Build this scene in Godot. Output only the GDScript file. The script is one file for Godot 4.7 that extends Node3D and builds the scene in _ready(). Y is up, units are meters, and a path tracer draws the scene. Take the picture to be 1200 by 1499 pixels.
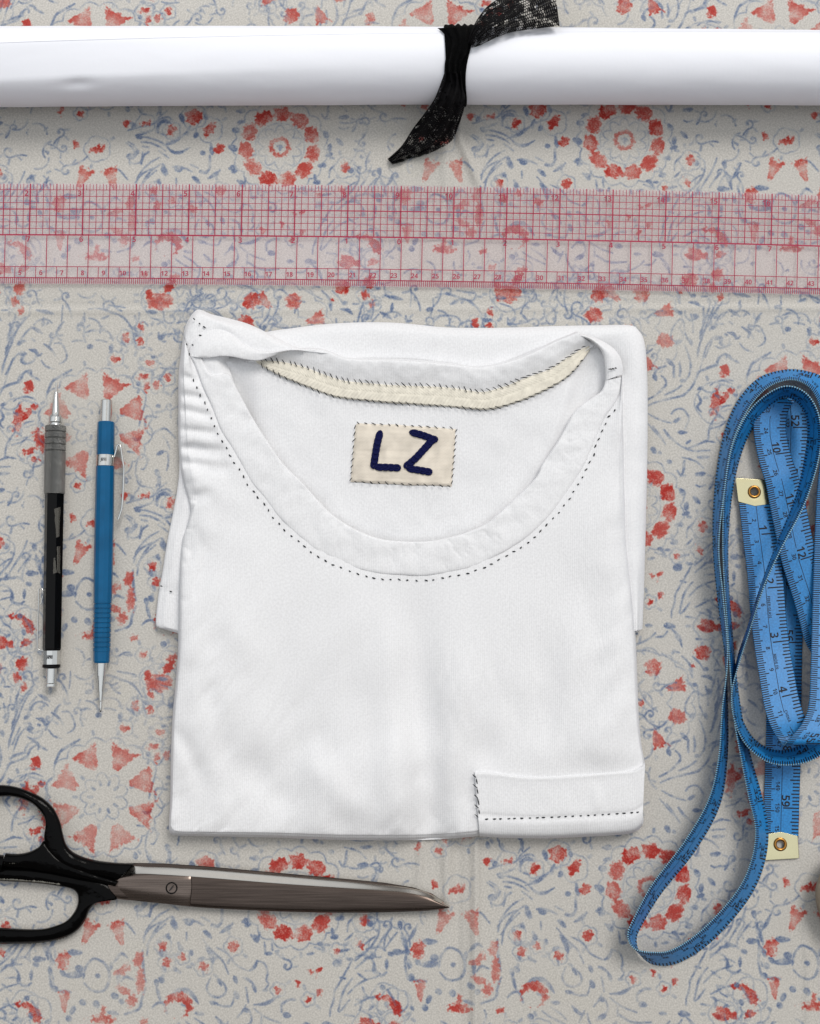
extends Node3D
# Flat lay on a block-printed cotton cloth. The photograph was measured in pixels of 1200x1499; at() carries a measured
# point to the place on or above the table where it lies. Heights are in millimetres, the world is in metres.

const TILT := 5.0
const DIST := 0.614
const FOCAL := 1903.0
const MM := 0.001
var eye := Vector3.ZERO
var fwd := Vector3.ZERO
var upv := Vector3.ZERO
var taken := {}
var M := {}
var rng := RandomNumberGenerator.new()
var n_big := FastNoiseLite.new()
var n_mid := FastNoiseLite.new()
var n_small := FastNoiseLite.new()
var ridges: Array = []


func _ready():
	rng.seed = 77
	var a := deg_to_rad(TILT)
	fwd = Vector3(0, -cos(a), -sin(a))
	upv = Vector3(0, sin(a), -cos(a))
	eye = -fwd * DIST
	var cam := Camera3D.new()
	cam.name = "camera"
	cam.fov = rad_to_deg(2.0 * atan(749.5 / FOCAL))
	cam.near = 0.01
	cam.far = 60.0
	cam.transform = Transform3D(Basis(Vector3.RIGHT, upv, -fwd), eye)
	add_child(cam)
	cam.current = true
	var we := WorldEnvironment.new()
	we.name = "world_environment"
	var e := Environment.new()
	e.background_mode = Environment.BG_SKY
	var sky := Sky.new()
	var sm := ProceduralSkyMaterial.new()
	sm.sky_top_color = Color(0.90, 0.915, 0.93)
	sm.sky_horizon_color = Color(0.40, 0.415, 0.43)
	sm.sky_curve = 0.35
	sm.ground_bottom_color = Color(0.22, 0.21, 0.20)
	sm.ground_horizon_color = Color(0.35, 0.34, 0.33)
	sm.sky_energy_multiplier = 1.0
	sky.sky_material = sm
	e.sky = sky
	e.tonemap_mode = Environment.TONE_MAPPER_LINEAR
	e.tonemap_exposure = 1.2
	e.sdfgi_enabled = true
	e.ssao_enabled = true
	e.ssil_enabled = true
	we.environment = e
	add_child(we)
	var sun := DirectionalLight3D.new()
	sun.name = "sun"
	sun.light_energy = 0.48
	sun.light_color = Color(1.0, 0.985, 0.965)
	sun.light_angular_distance = 24.0
	sun.shadow_enabled = true
	add_child(sun)
	sun.look_at_from_position(Vector3(0.36, 1.0, -0.64), Vector3.ZERO)

	n_big.seed = 5
	n_big.noise_type = FastNoiseLite.TYPE_SIMPLEX_SMOOTH
	n_big.frequency = 1.0 / 150.0
	n_big.fractal_octaves = 2
	n_mid.seed = 9
	n_mid.noise_type = FastNoiseLite.TYPE_SIMPLEX_SMOOTH
	n_mid.frequency = 1.0 / 42.0
	n_mid.fractal_octaves = 2
	n_small.seed = 13
	n_small.noise_type = FastNoiseLite.TYPE_SIMPLEX_SMOOTH
	n_small.frequency = 1.0 / 9.0
	n_small.fractal_octaves = 2
	materials()
	table_and_cloth()
	paper_roll()
	lace_ribbon()
	ruler()
	t_shirt()
	lead_holder()
	blue_pencil()
	scissors()
	tape_measure()
	stone()


# ---------------------------------------------------------------- helpers
func at(px: float, py: float, h: float) -> Vector3:
	var d := fwd * FOCAL + Vector3.RIGHT * (px - 600.0) - upv * (py - 749.5)
	return eye + d * ((h * MM - eye.y) / d.y)


func seen(p: Vector3) -> Vector2:
	var q := p - eye
	var k := FOCAL / q.dot(fwd)
	return Vector2(600.0 + q.x * k, 749.5 - q.dot(upv) * k)


func numbered(called: String) -> String:
	var n: int = taken.get(called, 0)
	taken[called] = n + 1
	return called if n == 0 else "%s_%03d" % [called, n]


func thing(called: String, label: String, category: String, where: Vector3) -> Node3D:
	var o := Node3D.new()
	o.name = numbered(called)
	add_child(o)
	o.position = where
	o.set_meta("label", label)
	o.set_meta("category", category)
	return o


# a mesh in world coordinates becomes a part of a thing (or a sub-part of a part, whose own place is the world's origin)
func part(called: String, mesh: Mesh, mat: Material, parent: Node3D, label := "") -> MeshInstance3D:
	var o := MeshInstance3D.new()
	o.name = called
	o.mesh = mesh
	o.material_override = mat
	parent.add_child(o, true)
	if not parent is MeshInstance3D:
		o.position = -parent.position
	if label:
		o.set_meta("label", label)
	return o


func mat(color: Color, rough := 0.6, metal := 0.0) -> StandardMaterial3D:
	var m := StandardMaterial3D.new()
	m.albedo_color = color
	m.roughness = rough
	m.metallic = metal
	return m


func noise_tex(seed_: int, freq: float, size: int, octaves := 3, lo := 0.0, hi := 1.0, normal := 0.0) -> ImageTexture:
	var n := FastNoiseLite.new()
	n.seed = seed_
	n.noise_type = FastNoiseLite.TYPE_SIMPLEX_SMOOTH
	n.frequency = freq
	n.fractal_octaves = octaves
	var im := n.get_seamless_image(size, size)
	if normal > 0.0:
		im.convert(Image.FORMAT_RGBA8)
		im.bump_map_to_normal_map(normal)
		return ImageTexture.create_from_image(im)
	var d := im.get_data()
	var out := PackedByteArray()
	out.resize(d.size() * 3)
	for i in d.size():
		var v := int(255.0 * lerpf(lo, hi, d[i] / 255.0))
		out[3 * i] = v
		out[3 * i + 1] = v
		out[3 * i + 2] = v
	return ImageTexture.create_from_image(Image.create_from_data(size, size, false, Image.FORMAT_RGB8, out))


# a knitted or woven surface: rows and columns of rounded thread crossings, as a height image
func weave_tex(size: int, across: int, down: int, knit: bool, strength: float) -> ImageTexture:
	var b := PackedByteArray()
	b.resize(size * size)
	var r := RandomNumberGenerator.new()
	r.seed = 41
	for y in size:
		for x in size:
			var u := TAU * across * x / float(size)
			var v := TAU * down * y / float(size)
			var k: float
			if knit:
				k = 0.5 + 0.32 * cos(u) + 0.16 * cos(v + 1.2 * absf(sin(u * 0.5)) * 3.0)
			else:
				k = 0.5 + 0.3 * sin(u) * signf(sin(v * 0.5)) + 0.2 * sin(v)
			b[y * size + x] = int(clampf(k + r.randf_range(-0.13, 0.13), 0.0, 1.0) * 255.0)
	var im := Image.create_from_data(size, size, false, Image.FORMAT_L8, b)
	im.convert(Image.FORMAT_RGBA8)
	im.bump_map_to_normal_map(strength)
	return ImageTexture.create_from_image(im)


func triplanar(m: StandardMaterial3D, per_metre: float):
	m.uv1_triplanar = true
	m.uv1_world_triplanar = true
	m.uv1_scale = Vector3.ONE * per_metre


func materials():
	var knit := weave_tex(640, 80, 106, true, 4.0)
	var shirt := mat(Color(0.925, 0.925, 0.932), 0.95)
	shirt.albedo_texture = noise_tex(3, 0.09, 512, 3, 0.93, 1.0)
	shirt.normal_enabled = true
	shirt.normal_texture = knit
	shirt.normal_scale = 0.27
	shirt.rim_enabled = true
	shirt.rim = 0.15
	triplanar(shirt, 15.0)
	M.shirt = shirt
	M.inner = shirt
	var tape := mat(Color(0.93, 0.905, 0.845), 0.9)
	tape.albedo_texture = noise_tex(8, 0.03, 128, 3, 0.88, 1.0)
	triplanar(tape, 60.0)
	M.twill = tape
	var patch := mat(Color(0.93, 0.89, 0.83), 0.95)
	patch.albedo_texture = noise_tex(18, 0.008, 256, 3, 0.88, 1.0)
	patch.normal_enabled = true
	patch.normal_texture = weave_tex(256, 40, 40, false, 4.0)
	patch.normal_scale = 0.5
	triplanar(patch, 40.0)
	M.patch = patch
	M.thread = mat(Color(0.10, 0.11, 0.13), 0.8)
	M.navy = mat(Color(0.07, 0.085, 0.25), 0.8)
	M.navy.metallic_specular = 0.2
	var paper := mat(Color(0.935, 0.94, 0.965), 0.7)
	paper.normal_enabled = true
	paper.normal_texture = noise_tex(21, 0.05, 256, 3, 0, 1, 1.5)
	paper.normal_scale = 0.12
	triplanar(paper, 30.0)
	M.paper = paper
	M.chrome = mat(Color(0.83, 0.83, 0.82), 0.16, 1.0)
	var knurl := mat(Color(0.56, 0.56, 0.55), 0.38, 0.9)
	knurl.normal_enabled = true
	knurl.normal_texture = noise_tex(31, 0.22, 128, 1, 0, 1, 8.0)
	knurl.normal_scale = 1.2
	triplanar(knurl, 110.0)
	M.knurl = knurl
	var blk := mat(Color(0.035, 0.035, 0.037), 0.28)
	blk.roughness_texture = noise_tex(33, 0.03, 128, 3, 0.55, 1.0)
	triplanar(blk, 30.0)
	blk.metallic_specular = 0.25
	M.black_plastic = blk
	var bl := mat(Color(0.015, 0.35, 0.53), 0.3)
	bl.albedo_texture = noise_tex(34, 0.02, 128, 4, 0.86, 1.0)
	triplanar(bl, 22.0)
	bl.metallic_specular = 0.35
	M.blue_plastic = bl
	var residue := mat(Color(0.42, 0.41, 0.38, 0.45), 0.5)
	residue.transparency = BaseMaterial3D.TRANSPARENCY_ALPHA
	M.residue = residue
	var enamel := mat(Color(0.018, 0.017, 0.018), 0.25)
	enamel.metallic_specular = 0.2
	enamel.normal_enabled = true
	enamel.normal_texture = noise_tex(35, 0.06, 256, 4, 0, 1, 2.0)
	enamel.normal_scale = 0.35
	enamel.roughness_texture = noise_tex(36, 0.05, 256, 4, 0.5, 1.0)
	triplanar(enamel, 22.0)
	M.enamel = enamel
	M.worn = mat(Color(0.42, 0.41, 0.38), 0.4, 0.9)
	var steel := mat(Color(0.38, 0.335, 0.31), 0.34, 0.95)  # dark brown colour stands in for dark surroundings mirrored in the blades
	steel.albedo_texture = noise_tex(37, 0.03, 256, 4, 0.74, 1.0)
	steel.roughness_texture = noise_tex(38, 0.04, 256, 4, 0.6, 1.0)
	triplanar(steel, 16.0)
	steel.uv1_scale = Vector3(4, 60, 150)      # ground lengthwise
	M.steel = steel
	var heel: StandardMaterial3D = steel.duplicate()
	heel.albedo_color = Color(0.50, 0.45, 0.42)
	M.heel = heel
	var bright := mat(Color(0.80, 0.78, 0.75), 0.22, 1.0)
	bright.roughness_texture = noise_tex(39, 0.05, 256, 4, 0.6, 1.0)
	triplanar(bright, 20.0)
	M.bright_steel = bright
	M.brass = mat(Color(0.84, 0.81, 0.66), 0.22, 1.0)
	M.eyelet = mat(Color(0.66, 0.47, 0.24), 0.28, 1.0)
	var vinyl := mat(Color(0.12, 0.53, 0.81), 0.45)
	vinyl.normal_enabled = true
	vinyl.normal_texture = weave_tex(256, 40, 40, false, 2.0)
	vinyl.normal_scale = 0.12
	vinyl.albedo_texture = noise_tex(65, 0.05, 256, 4, 0.8, 1.0)
	triplanar(vinyl, 60.0)
	M.vinyl = vinyl
	M.tape_edge = mat(Color(0.50, 0.68, 0.78), 0.8)
	M.ink = mat(Color(0.02, 0.035, 0.09), 0.7)
	M.red_ink = mat(Color(0.62, 0.07, 0.24), 0.6)
	var clear := mat(Color(0.98, 0.85, 0.91, 0.06), 0.04)
	clear.transparency = BaseMaterial3D.TRANSPARENCY_ALPHA
	M.clear = clear
	var st := mat(Color(0.64, 0.575, 0.49), 0.55)
	st.albedo_texture = noise_tex(51, 0.02, 256, 5, 0.6, 1.0)
	st.normal_enabled = true
	st.normal_texture = noise_tex(52, 0.08, 256, 4, 0, 1, 3.0)
	st.normal_scale = 0.4
	triplanar(st, 14.0)
	M.stone = st


func resample(pts: Array, n: int) -> PackedVector3Array:   # a smooth curve through (px, py, height) points, n + 1 points evenly along it
	var dense := PackedVector3Array()
	var steps := 10
	for i in pts.size() - 1:
		var p0: Vector3 = pts[maxi(i - 1, 0)]
		var p1: Vector3 = pts[i]
		var p2: Vector3 = pts[i + 1]
		var p3: Vector3 = pts[mini(i + 2, pts.size() - 1)]
		for k in steps:
			dense.append(p1.cubic_interpolate(p2, p0, p3, k / float(steps)))
	dense.append(pts[pts.size() - 1])
	var length := PackedFloat32Array([0.0])
	for i in range(1, dense.size()):
		length.append(length[i - 1] + Vector2(dense[i].x - dense[i - 1].x, dense[i].y - dense[i - 1].y).length())
	var total := length[length.size() - 1]
	var out := PackedVector3Array()
	var j := 0
	for k in n + 1:
		var s := total * k / float(n)
		while j < dense.size() - 2 and length[j + 1] < s:
			j += 1
		var f := (s - length[j]) / maxf(length[j + 1] - length[j], 1e-6)
		out.append(dense[j].lerp(dense[j + 1], clampf(f, 0.0, 1.0)))
	return out


func grid(P: PackedVector3Array, nu: int, nv: int, uv := PackedVector2Array(), face_up := true) -> ArrayMesh:   # (nu + 1) x (nv + 1) points, row by row
	var w := nu + 1
	var N := PackedVector3Array()
	N.resize(P.size())
	var total := 0.0
	for j in nv + 1:
		for i in w:
			var du := P[j * w + mini(i + 1, nu)] - P[j * w + maxi(i - 1, 0)]
			var dv := P[mini(j + 1, nv) * w + i] - P[maxi(j - 1, 0) * w + i]
			var n := du.cross(dv)
			n = n.normalized() if n.length_squared() > 1e-20 else Vector3.UP
			N[j * w + i] = n
			total += n.y
	var flip := face_up and total < 0.0
	if flip:
		for i in N.size():
			N[i] = -N[i]
	var I := PackedInt32Array()
	I.resize(nu * nv * 6)
	var k := 0
	for j in nv:
		for i in nu:
			var q := [j * w + i, j * w + i + 1, (j + 1) * w + i + 1, (j + 1) * w + i]
			var order := [0, 1, 3, 1, 2, 3] if flip else [0, 3, 1, 1, 3, 2]
			for o in order:
				I[k] = q[o]
				k += 1
	var arr := []
	arr.resize(Mesh.ARRAY_MAX)
	arr[Mesh.ARRAY_VERTEX] = P
	arr[Mesh.ARRAY_NORMAL] = N
	arr[Mesh.ARRAY_INDEX] = I
	if uv.size():
		arr[Mesh.ARRAY_TEX_UV] = uv
	var m := ArrayMesh.new()
	m.add_surface_from_arrays(Mesh.PRIMITIVE_TRIANGLES, arr)
	return m


# a sheet through several curves given as (px, py, height) points; wrinkle adds height in mm
func loft(curves: Array, nu: int, per: int, wrinkle = null, keep: Array = []) -> ArrayMesh:
	var rows: Array = []
	for c in curves:
		rows.append(resample(c, nu) if c is Array else c)
	var P := PackedVector3Array()
	var uv := PackedVector2Array()
	var nv := (rows.size() - 1) * per
	for j in nv + 1:
		var k := mini(j / per, rows.size() - 2)
		var f := (j - k * per) / float(per)
		var a: PackedVector3Array = rows[maxi(k - 1, 0)]
		var b: PackedVector3Array = rows[k]
		var c: PackedVector3Array = rows[k + 1]
		var d: PackedVector3Array = rows[mini(k + 2, rows.size() - 1)]
		for i in nu + 1:
			var q := b[i].cubic_interpolate(c[i], a[i], d[i], f)
			if wrinkle != null:
				q.z += wrinkle.call(q.x, q.y, float(j) / nv)
			if keep.size():
				keep[0].append(q)
			P.append(at(q.x, q.y, q.z))
			uv.append(Vector2(i / float(nu), j / float(nv)))
	return grid(P, nu, nv, uv)


func surface_height(pts: PackedVector3Array, px: float, py: float) -> float:
	var best := 1e9
	var h := 0.0
	for q in pts:
		var d := (q.x - px) * (q.x - px) + (q.y - py) * (q.y - py)
		if d < best or (d < 9.0 and q.z > h and best < 9.0):
			best = minf(best, d)
			h = q.z
	return h


func mixed(a: PackedVector3Array, b: PackedVector3Array, f: float, h: float) -> PackedVector3Array:
	var out := PackedVector3Array()
	for i in a.size():
		var q := a[i].lerp(b[i], f)
		q.z = h
		out.append(q)
	return out


# b moved towards a by at most `by` px (and at most share of the way), at height h
func inset(b: PackedVector3Array, a: PackedVector3Array, by: float, share: float, h: float) -> PackedVector3Array:
	var out := PackedVector3Array()
	for i in a.size():
		var d := Vector2(a[i].x - b[i].x, a[i].y - b[i].y)
		var l := maxf(d.length(), 0.001)
		d = d / l * minf(by, l * share)
		out.append(Vector3(b[i].x + d.x, b[i].y + d.y, h))
	return out


func V(x: float, y: float, h := 0.0) -> Vector3:
	return Vector3(x, y, h)


# points given as x, y, x, y ... all at height h
func flat(xy: Array, h: float) -> Array:
	var out: Array = []
	for i in range(0, xy.size(), 2):
		out.append(Vector3(xy[i], xy[i + 1], h))
	return out


# a tube along world points; closed joins the ends
func tube(path: PackedVector3Array, radius: float, sides := 8, closed := false, squash := 1.0, radii := PackedFloat32Array()) -> ArrayMesh:
	var P := PackedVector3Array()
	var n := path.size()
	var rows := n + 1 if closed else n
	var ref := Vector3.UP
	for k in rows:
		var i := k % n
		var t := (path[(i + 1) % n] - path[(i - 1 + n) % n]) if closed else (path[mini(i + 1, n - 1)] - path[maxi(i - 1, 0)])
		t = t.normalized()
		var side := t.cross(ref)
		side = side.normalized() if side.length() > 0.05 else t.cross(Vector3.RIGHT).normalized()
		var up := side.cross(t).normalized()
		var r := radii[i] if radii.size() else radius
		for s in sides + 1:
			var g := TAU * s / sides
			P.append(path[i] + side * cos(g) * r + up * sin(g) * r * squash)
	return grid(P, sides, rows - 1, PackedVector2Array(), false)


func join(meshes: Array) -> ArrayMesh:
	var st := SurfaceTool.new()
	st.begin(Mesh.PRIMITIVE_TRIANGLES)
	for m in meshes:
		st.append_from(m, 0, Transform3D.IDENTITY)
	return st.commit()


# turned shape: profile of (distance along, radius) between two world points; few sides make a faceted barrel
func turned(a: Vector3, b: Vector3, profile: Array, sides := 24, faceted := false, twist := 0.0) -> ArrayMesh:
	var z := (b - a).normalized()
	var x := Vector3.UP
	x = (x - z * x.dot(z)).normalized()
	var y := z.cross(x)
	var st := SurfaceTool.new()
	st.begin(Mesh.PRIMITIVE_TRIANGLES)
	var total := (b - a).length()
	var ring := func(i: int, s: int) -> Vector3:
		var g := TAU * (s + twist) / sides
		return a + z * (profile[i].x * total) + (x * cos(g) + y * sin(g)) * profile[i].y * MM
	for i in profile.size() - 1:
		for s in sides:
			var q := [ring.call(i, s), ring.call(i, s + 1), ring.call(i + 1, s + 1), ring.call(i + 1, s)]
			st.set_smooth_group(-1 if faceted else i + 1)
			for k in [0, 2, 1, 0, 3, 2]:
				st.add_vertex(q[k])
	st.generate_normals()
	return st.commit()


# triangles of a line of print: x along the line, y up, middle at the origin, capital height 1
func glyphs(text: String) -> PackedVector2Array:
	var key := "glyph " + text
	if not M.has(key):
		var tm := TextMesh.new()
		var f := SystemFont.new()
		f.font_names = PackedStringArray(["Droid Sans"])
		f.font_weight = 700
		tm.font = f
		tm.text = text
		tm.font_size = 64
		tm.pixel_size = 1.0 / 46.0
		tm.depth = 0.0
		tm.curve_step = 4.0
		var arr := tm.get_mesh_arrays()
		var v: PackedVector3Array = arr[Mesh.ARRAY_VERTEX]
		var out := PackedVector2Array()
		var lo := Vector2(1e9, 1e9)
		var hi := -lo
		for p in v:
			lo = lo.min(Vector2(p.x, p.y))
			hi = hi.max(Vector2(p.x, p.y))
		var mid := (lo + hi) * 0.5
		if arr[Mesh.ARRAY_INDEX] != null and arr[Mesh.ARRAY_INDEX].size():
			for i in arr[Mesh.ARRAY_INDEX]:
				out.append(Vector2(v[i].x, v[i].y) - mid)
		else:
			for p in v:
				out.append(Vector2(p.x, p.y) - mid)
		M[key] = out
	return M[key]


# ---------------------------------------------------------------- the printed cloth
var cell_n := PackedByteArray()
var fibre := PackedByteArray()
const CW := 660
const CH := 680
const CX := 450
const CY := 325


func dab(px: PackedByteArray, x0: float, y0: float, x1: float, y1: float, w: float, strength: float):   # one piece of a brush or block line
	var d := Vector2(x1 - x0, y1 - y0)
	var l2 := maxf(d.length_squared(), 0.0001)
	for y in range(maxi(int(minf(y0, y1) - w - 1), 0), mini(int(maxf(y0, y1) + w + 2), CH)):
		for x in range(maxi(int(minf(x0, x1) - w - 1), 0), mini(int(maxf(x0, x1) + w + 2), CW)):
			var t := clampf(((x - x0) * d.x + (y - y0) * d.y) / l2, 0.0, 1.0)
			var q := Vector2(x - x0 - d.x * t, y - y0 - d.y * t).length()
			var k := clampf(w + 0.9 - q, 0.0, 1.6) / 1.6
			if k > 0.0:
				var i := y * CW + x
				var n := cell_n[i] / 255.0
				var v := int(255.0 * k * strength * clampf(n * 1.5 - 0.02, 0.3, 1.0) * (0.72 + 0.5 * (fibre[i] / 255.0 - 0.2)))
				if v > px[i]:
					px[i] = v


func line(px: PackedByteArray, pts: Array, w: float, strength: float):
	for i in pts.size() - 1:
		dab(px, CX + pts[i].x + rng.randf_range(-0.4, 0.4), CY + pts[i].y + rng.randf_range(-0.4, 0.4), CX + pts[i + 1].x, CY + pts[i + 1].y, w, strength * rng.randf_range(0.8, 1.1))


func red_blob(px: PackedByteArray, cx: float, cy: float, w: float, h: float, turn: float, kind: int, strength := 1.0):
	var reach := maxf(w, h) * 0.8 + 5.0
	var c := cos(turn)
	var s := sin(turn)
	for y in range(maxi(int(CY + cy - reach), 0), mini(int(CY + cy + reach), CH)):
		for x in range(maxi(int(CX + cx - reach), 0), mini(int(CX + cx + reach), CW)):
			var dx := x - CX - cx
			var dy := y - CY - cy
			var u := (dx * c + dy * s) / (w * 0.5)
			var v := (-dx * s + dy * c) / (h * 0.5)
			var i := y * CW + x
			var n := n_small.get_noise_2d(x * 1.1, y * 1.1)
			var d: float
			if kind == 1:      # a wedge, wide at the far end
				d = maxf(absf(u) / (0.62 - 0.42 * v), absf(v + 0.12 * u * u)) - 1.0
			elif kind == 2:    # a crescent
				d = maxf(sqrt(u * u + v * v) - 1.0, 0.62 - Vector2(u + 0.1, v - 0.45).length())
			else:
				d = sqrt(u * u + v * v) - 1.0
			d = d * minf(w, h) * 0.5 + n * 4.2 + 0.8
			var k := clampf(0.6 - d, 0.0, 2.2) / 2.2
			if k > 0.0:
				var f := fibre[i] / 255.0
				var val := int(255.0 * k * strength * (clampf(0.62 + 0.40 * v * v + 0.2 * absf(u), 0.5, 1.0) if kind == 1 else 1.0) * clampf(0.70 + (cell_n[i] / 255.0 - 0.45) * 1.3 + (f - 0.5) * 0.7, 0.12, 1.0))
				if val > px[i]:
					px[i] = val


func curl(px: PackedByteArray, x: float, y: float, r: float, turn: float, way: float, tail: float):
	var pts: Array = []
	for k in 15:
		var g := turn + way * (k / 14.0) * 5.2
		var q := r * (0.22 + 0.78 * k / 14.0)
		pts.append(Vector2(x + cos(g) * q, y + sin(g) * q))
	var p: Vector2 = pts[pts.size() - 1]
	var dir: Vector2 = (p - pts[pts.size() - 2]).normalized()
	for k in 6:
		dir = dir.rotated(-way * 0.12)
		p += dir * tail / 6.0
		pts.append(p)
	line(px, pts, 1.45, 0.9)
	dab(px, CX + pts[0].x, CY + pts[0].y, CX + pts[2].x, CY + pts[2].y, 2.6, 0.8)
	for k in 3:
		var q: Vector2 = pts[9 + k * 3]
		var o := (q - Vector2(x, y)).normalized()
		dab(px, CX + q.x + o.x * 3.0, CY + q.y + o.y * 3.0, CX + q.x + o.x * 9.0 + rng.randf_range(-3, 3), CY + q.y + o.y * 9.0 + rng.randf_range(-3, 3), rng.randf_range(1.0, 2.0), 0.62)


func scallops(px: PackedByteArray, x: float, y: float, r: float, n: int, depth: float, strength: float):
	for k in n:
		var pts: Array = []
		for j in 6:
			var g := TAU * (k + j / 5.0) / n
			var q := r + depth * sin(PI * j / 5.0)
			pts.append(Vector2(x + cos(g) * q, y + sin(g) * q))
		line(px, pts, 1.1, strength)
		var g2 := TAU * (k + 0.5) / n
		if rng.randf() < 0.55:
			dab(px, CX + x + cos(g2) * (r + depth + 5.0), CY + y + sin(g2) * (r + depth + 5.0), CX + x + cos(g2) * (r + depth + 9.0), CY + y + sin(g2) * (r + depth + 9.0), 2.2, strength)


func print_cell(which: int) -> Array:   # one stamp of the block: [blue ink, red ink]
	rng.seed = 300
	var nz := FastNoiseLite.new()
	nz.seed = 60 + which
	nz.noise_type = FastNoiseLite.TYPE_SIMPLEX_SMOOTH
	nz.frequency = 0.035
	nz.fractal_octaves = 4
	nz.fractal_gain = 0.62
	cell_n = nz.get_image(CW, CH).get_data()
	nz.frequency = 0.33
	nz.fractal_octaves = 2
	fibre = nz.get_image(CW, CH).get_data()
	var blue := PackedByteArray()
	blue.resize(CW * CH)
	var red := PackedByteArray()
	red.resize(CW * CH)
	var rings := [Vector2(0, 0), Vector2(3, 287), Vector2(-276, -142), Vector2(-268, 108)]
	# the ring of eleven dabs
	for k in 11:
		var g := TAU * k / 11.0 + 0.2
		red_blob(red, cos(g) * 51.0, sin(g) * 51.0, 24, 31, g, 0, rng.randf_range(0.78, 1.0))
	for k in 26:
		var g := TAU * k / 26.0
		red_blob(red, cos(g) * 13.0, sin(g) * 13.0, 9, 9, 0, 0, 0.75)
	scallops(blue, 0, 0, 66, 15, 7, 0.75)
	scallops(blue, 0, 0, 24, 10, 10, 0.6)
	line(blue, circle(0, 0, 37, 30), 1.0, 0.5)
	red_blob(blue, 0, 0, 12, 12, 0, 0, 0.6)
	# the flower of eight separate petals
	for k in 8:
		var g := TAU * k / 8.0 + 0.35
		red_blob(red, 3 + cos(g) * 56.0, 287 + sin(g) * 56.0, 24, 29, g + PI / 2 + rng.randf_range(-0.4, 0.4), k % 2, rng.randf_range(0.75, 1.0))
	scallops(blue, 3, 287, 38, 8, 12, 0.6)
	scallops(blue, 3, 287, 74, 16, 7, 0.6)
	line(blue, circle(3, 287, 17, 20), 1.3, 0.6)
	red_blob(red, 3, 287, 12, 12, 0, 0)
	# the daisy with wedge petals
	for k in 8:
		var g := TAU * k / 8.0 + 0.39
		red_blob(red, -276 + cos(g) * 57.0, -142 + sin(g) * 57.0, 42, 34, g + PI / 2 + rng.randf_range(-0.3, 0.3), 1, [0.85, 0.6, 0.72, 0.66, 0.6, 0.8, 0.85, 0.78][k])
	scallops(blue, -276, -142, 26, 9, 9, 0.6)
	scallops(blue, -276, -142, 78, 16, 8, 0.7)
	for k in 10:
		var g := TAU * k / 10.0
		dab(blue, CX - 276 + cos(g) * 18, CY - 142 + sin(g) * 18, CX - 276 + cos(g) * 23, CY - 142 + sin(g) * 23, 2.0, 0.8)
	# the oval flower with blue shading between its petals
	for q in [[-296, 49, 26, 36, 0.4, 1], [-251, 50, 24, 36, -0.3, 1], [-330, 87, 22, 28, 0.2, 0], [-327, 145, 19, 30, 0, 1], [-272, 168, 44, 13, 0, 0], [-272, 158, 11, 18, 0, 0], [-222, 87, 16, 26, 0.1, 0], [-219, 116, 15, 38, 0, 0], [-231, 143, 16, 20, 0.2, 0], [-245, 100, 30, 14, -0.5, 0], [-243, 128, 28, 14, 0.5, 0]]:
		red_blob(red, q[0], q[1], q[2], q[3], q[4], q[5], rng.randf_range(0.7, 0.9))
	# small buds and dots in red
	for q in [[-211, -288, 11, 12, 0], [-234, -272, 12, 14, 0], [-213, -266, 12, 11, 0], [-248, -240, 13, 12, 0], [-198, -234, 15, 11, 0.2], [-207, -213, 17, 11, -0.3], [-201, -198, 10, 15, 0.2], [-187, -200, 13, 12, 0.4], [-171, -211, 13, 12, -0.3],
			[-130, -47, 25, 24, -0.5], [-106, -27, 15, 26, 0.7], [-91, 3, 14, 18, 0.5], [-163, -26, 14, 16, 0.4], [-202, -37, 17, 9, -0.2], [-231, -36, 12, 12, 0.2], [-330, -57, 9, 15, 0.2], [-300, -52, 10, 11, 0], [-306, -4, 10, 14, 0.3], [-274, 3, 26, 11, -0.25],
			[-188, 67, 14, 13, 0.2], [-182, 90, 12, 15, 0.3], [-160, 82, 11, 11, 0], [-130, 96, 12, 15, -0.3], [-88, 68, 16, 15, -0.4], [-214, 171, 13, 9, 0], [-162, 212, 13, 30, 0.7], [-156, 200, 22, 10, -0.4], [-24, 128, 11, 11, 0], [5, 119, 8, 9, 0], [19, 141, 10, 9, 0], [22, 103, 9, 8, 0], [98, 32, 12, 20, -0.15], [93, 65, 10, 15, -0.5],
			[94, 214, 23, 21, 0], [135, 206, 18, 20, 0], [128, 226, 14, 14, 0.3], [140, 240, 10, 15, 0], [60, 74, 10, 12, 0.4], [34, 102, 7, 14, 0.5], [34, 132, 10, 11, 0], [80, 235, 7, 6, 0], [135, -201, 15, 20, 0.1], [121, -152, 17, 44, 0.15], [134, -160, 11, 26, 0.6], [144, -170, 11, 10, 0], [153, -120, 15, 38, -0.4], [138, -104, 22, 10, -0.3], [147, -92, 12, 10, 0],
			[142, 150, 15, 34, -0.6], [128, 138, 26, 10, 0.1], [140, 176, 22, 10, -0.3], [102, 176, 26, 20, 0.2], [116, 178, 16, 12, 0.3], [-176, 236, 38, 26, -0.2], [-192, 226, 14, 14, 0], [-200, 196, 12, 11, 0], [-40, 235, 27, 22, -0.5]]:
		red_blob(red, q[0], q[1], q[2] * 1.1, q[3] * 1.1, q[4], 0, rng.randf_range(0.85, 1.0))
		if q[2] > 9 and rng.randf() < 0.75:
			scallops(blue, q[0], q[1], maxf(q[2], q[3]) * 0.62 + 2.0, 5, 2.5, 0.6)
	red_blob(red, -165, 148, 42, 38, 0.15, 2)
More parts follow.
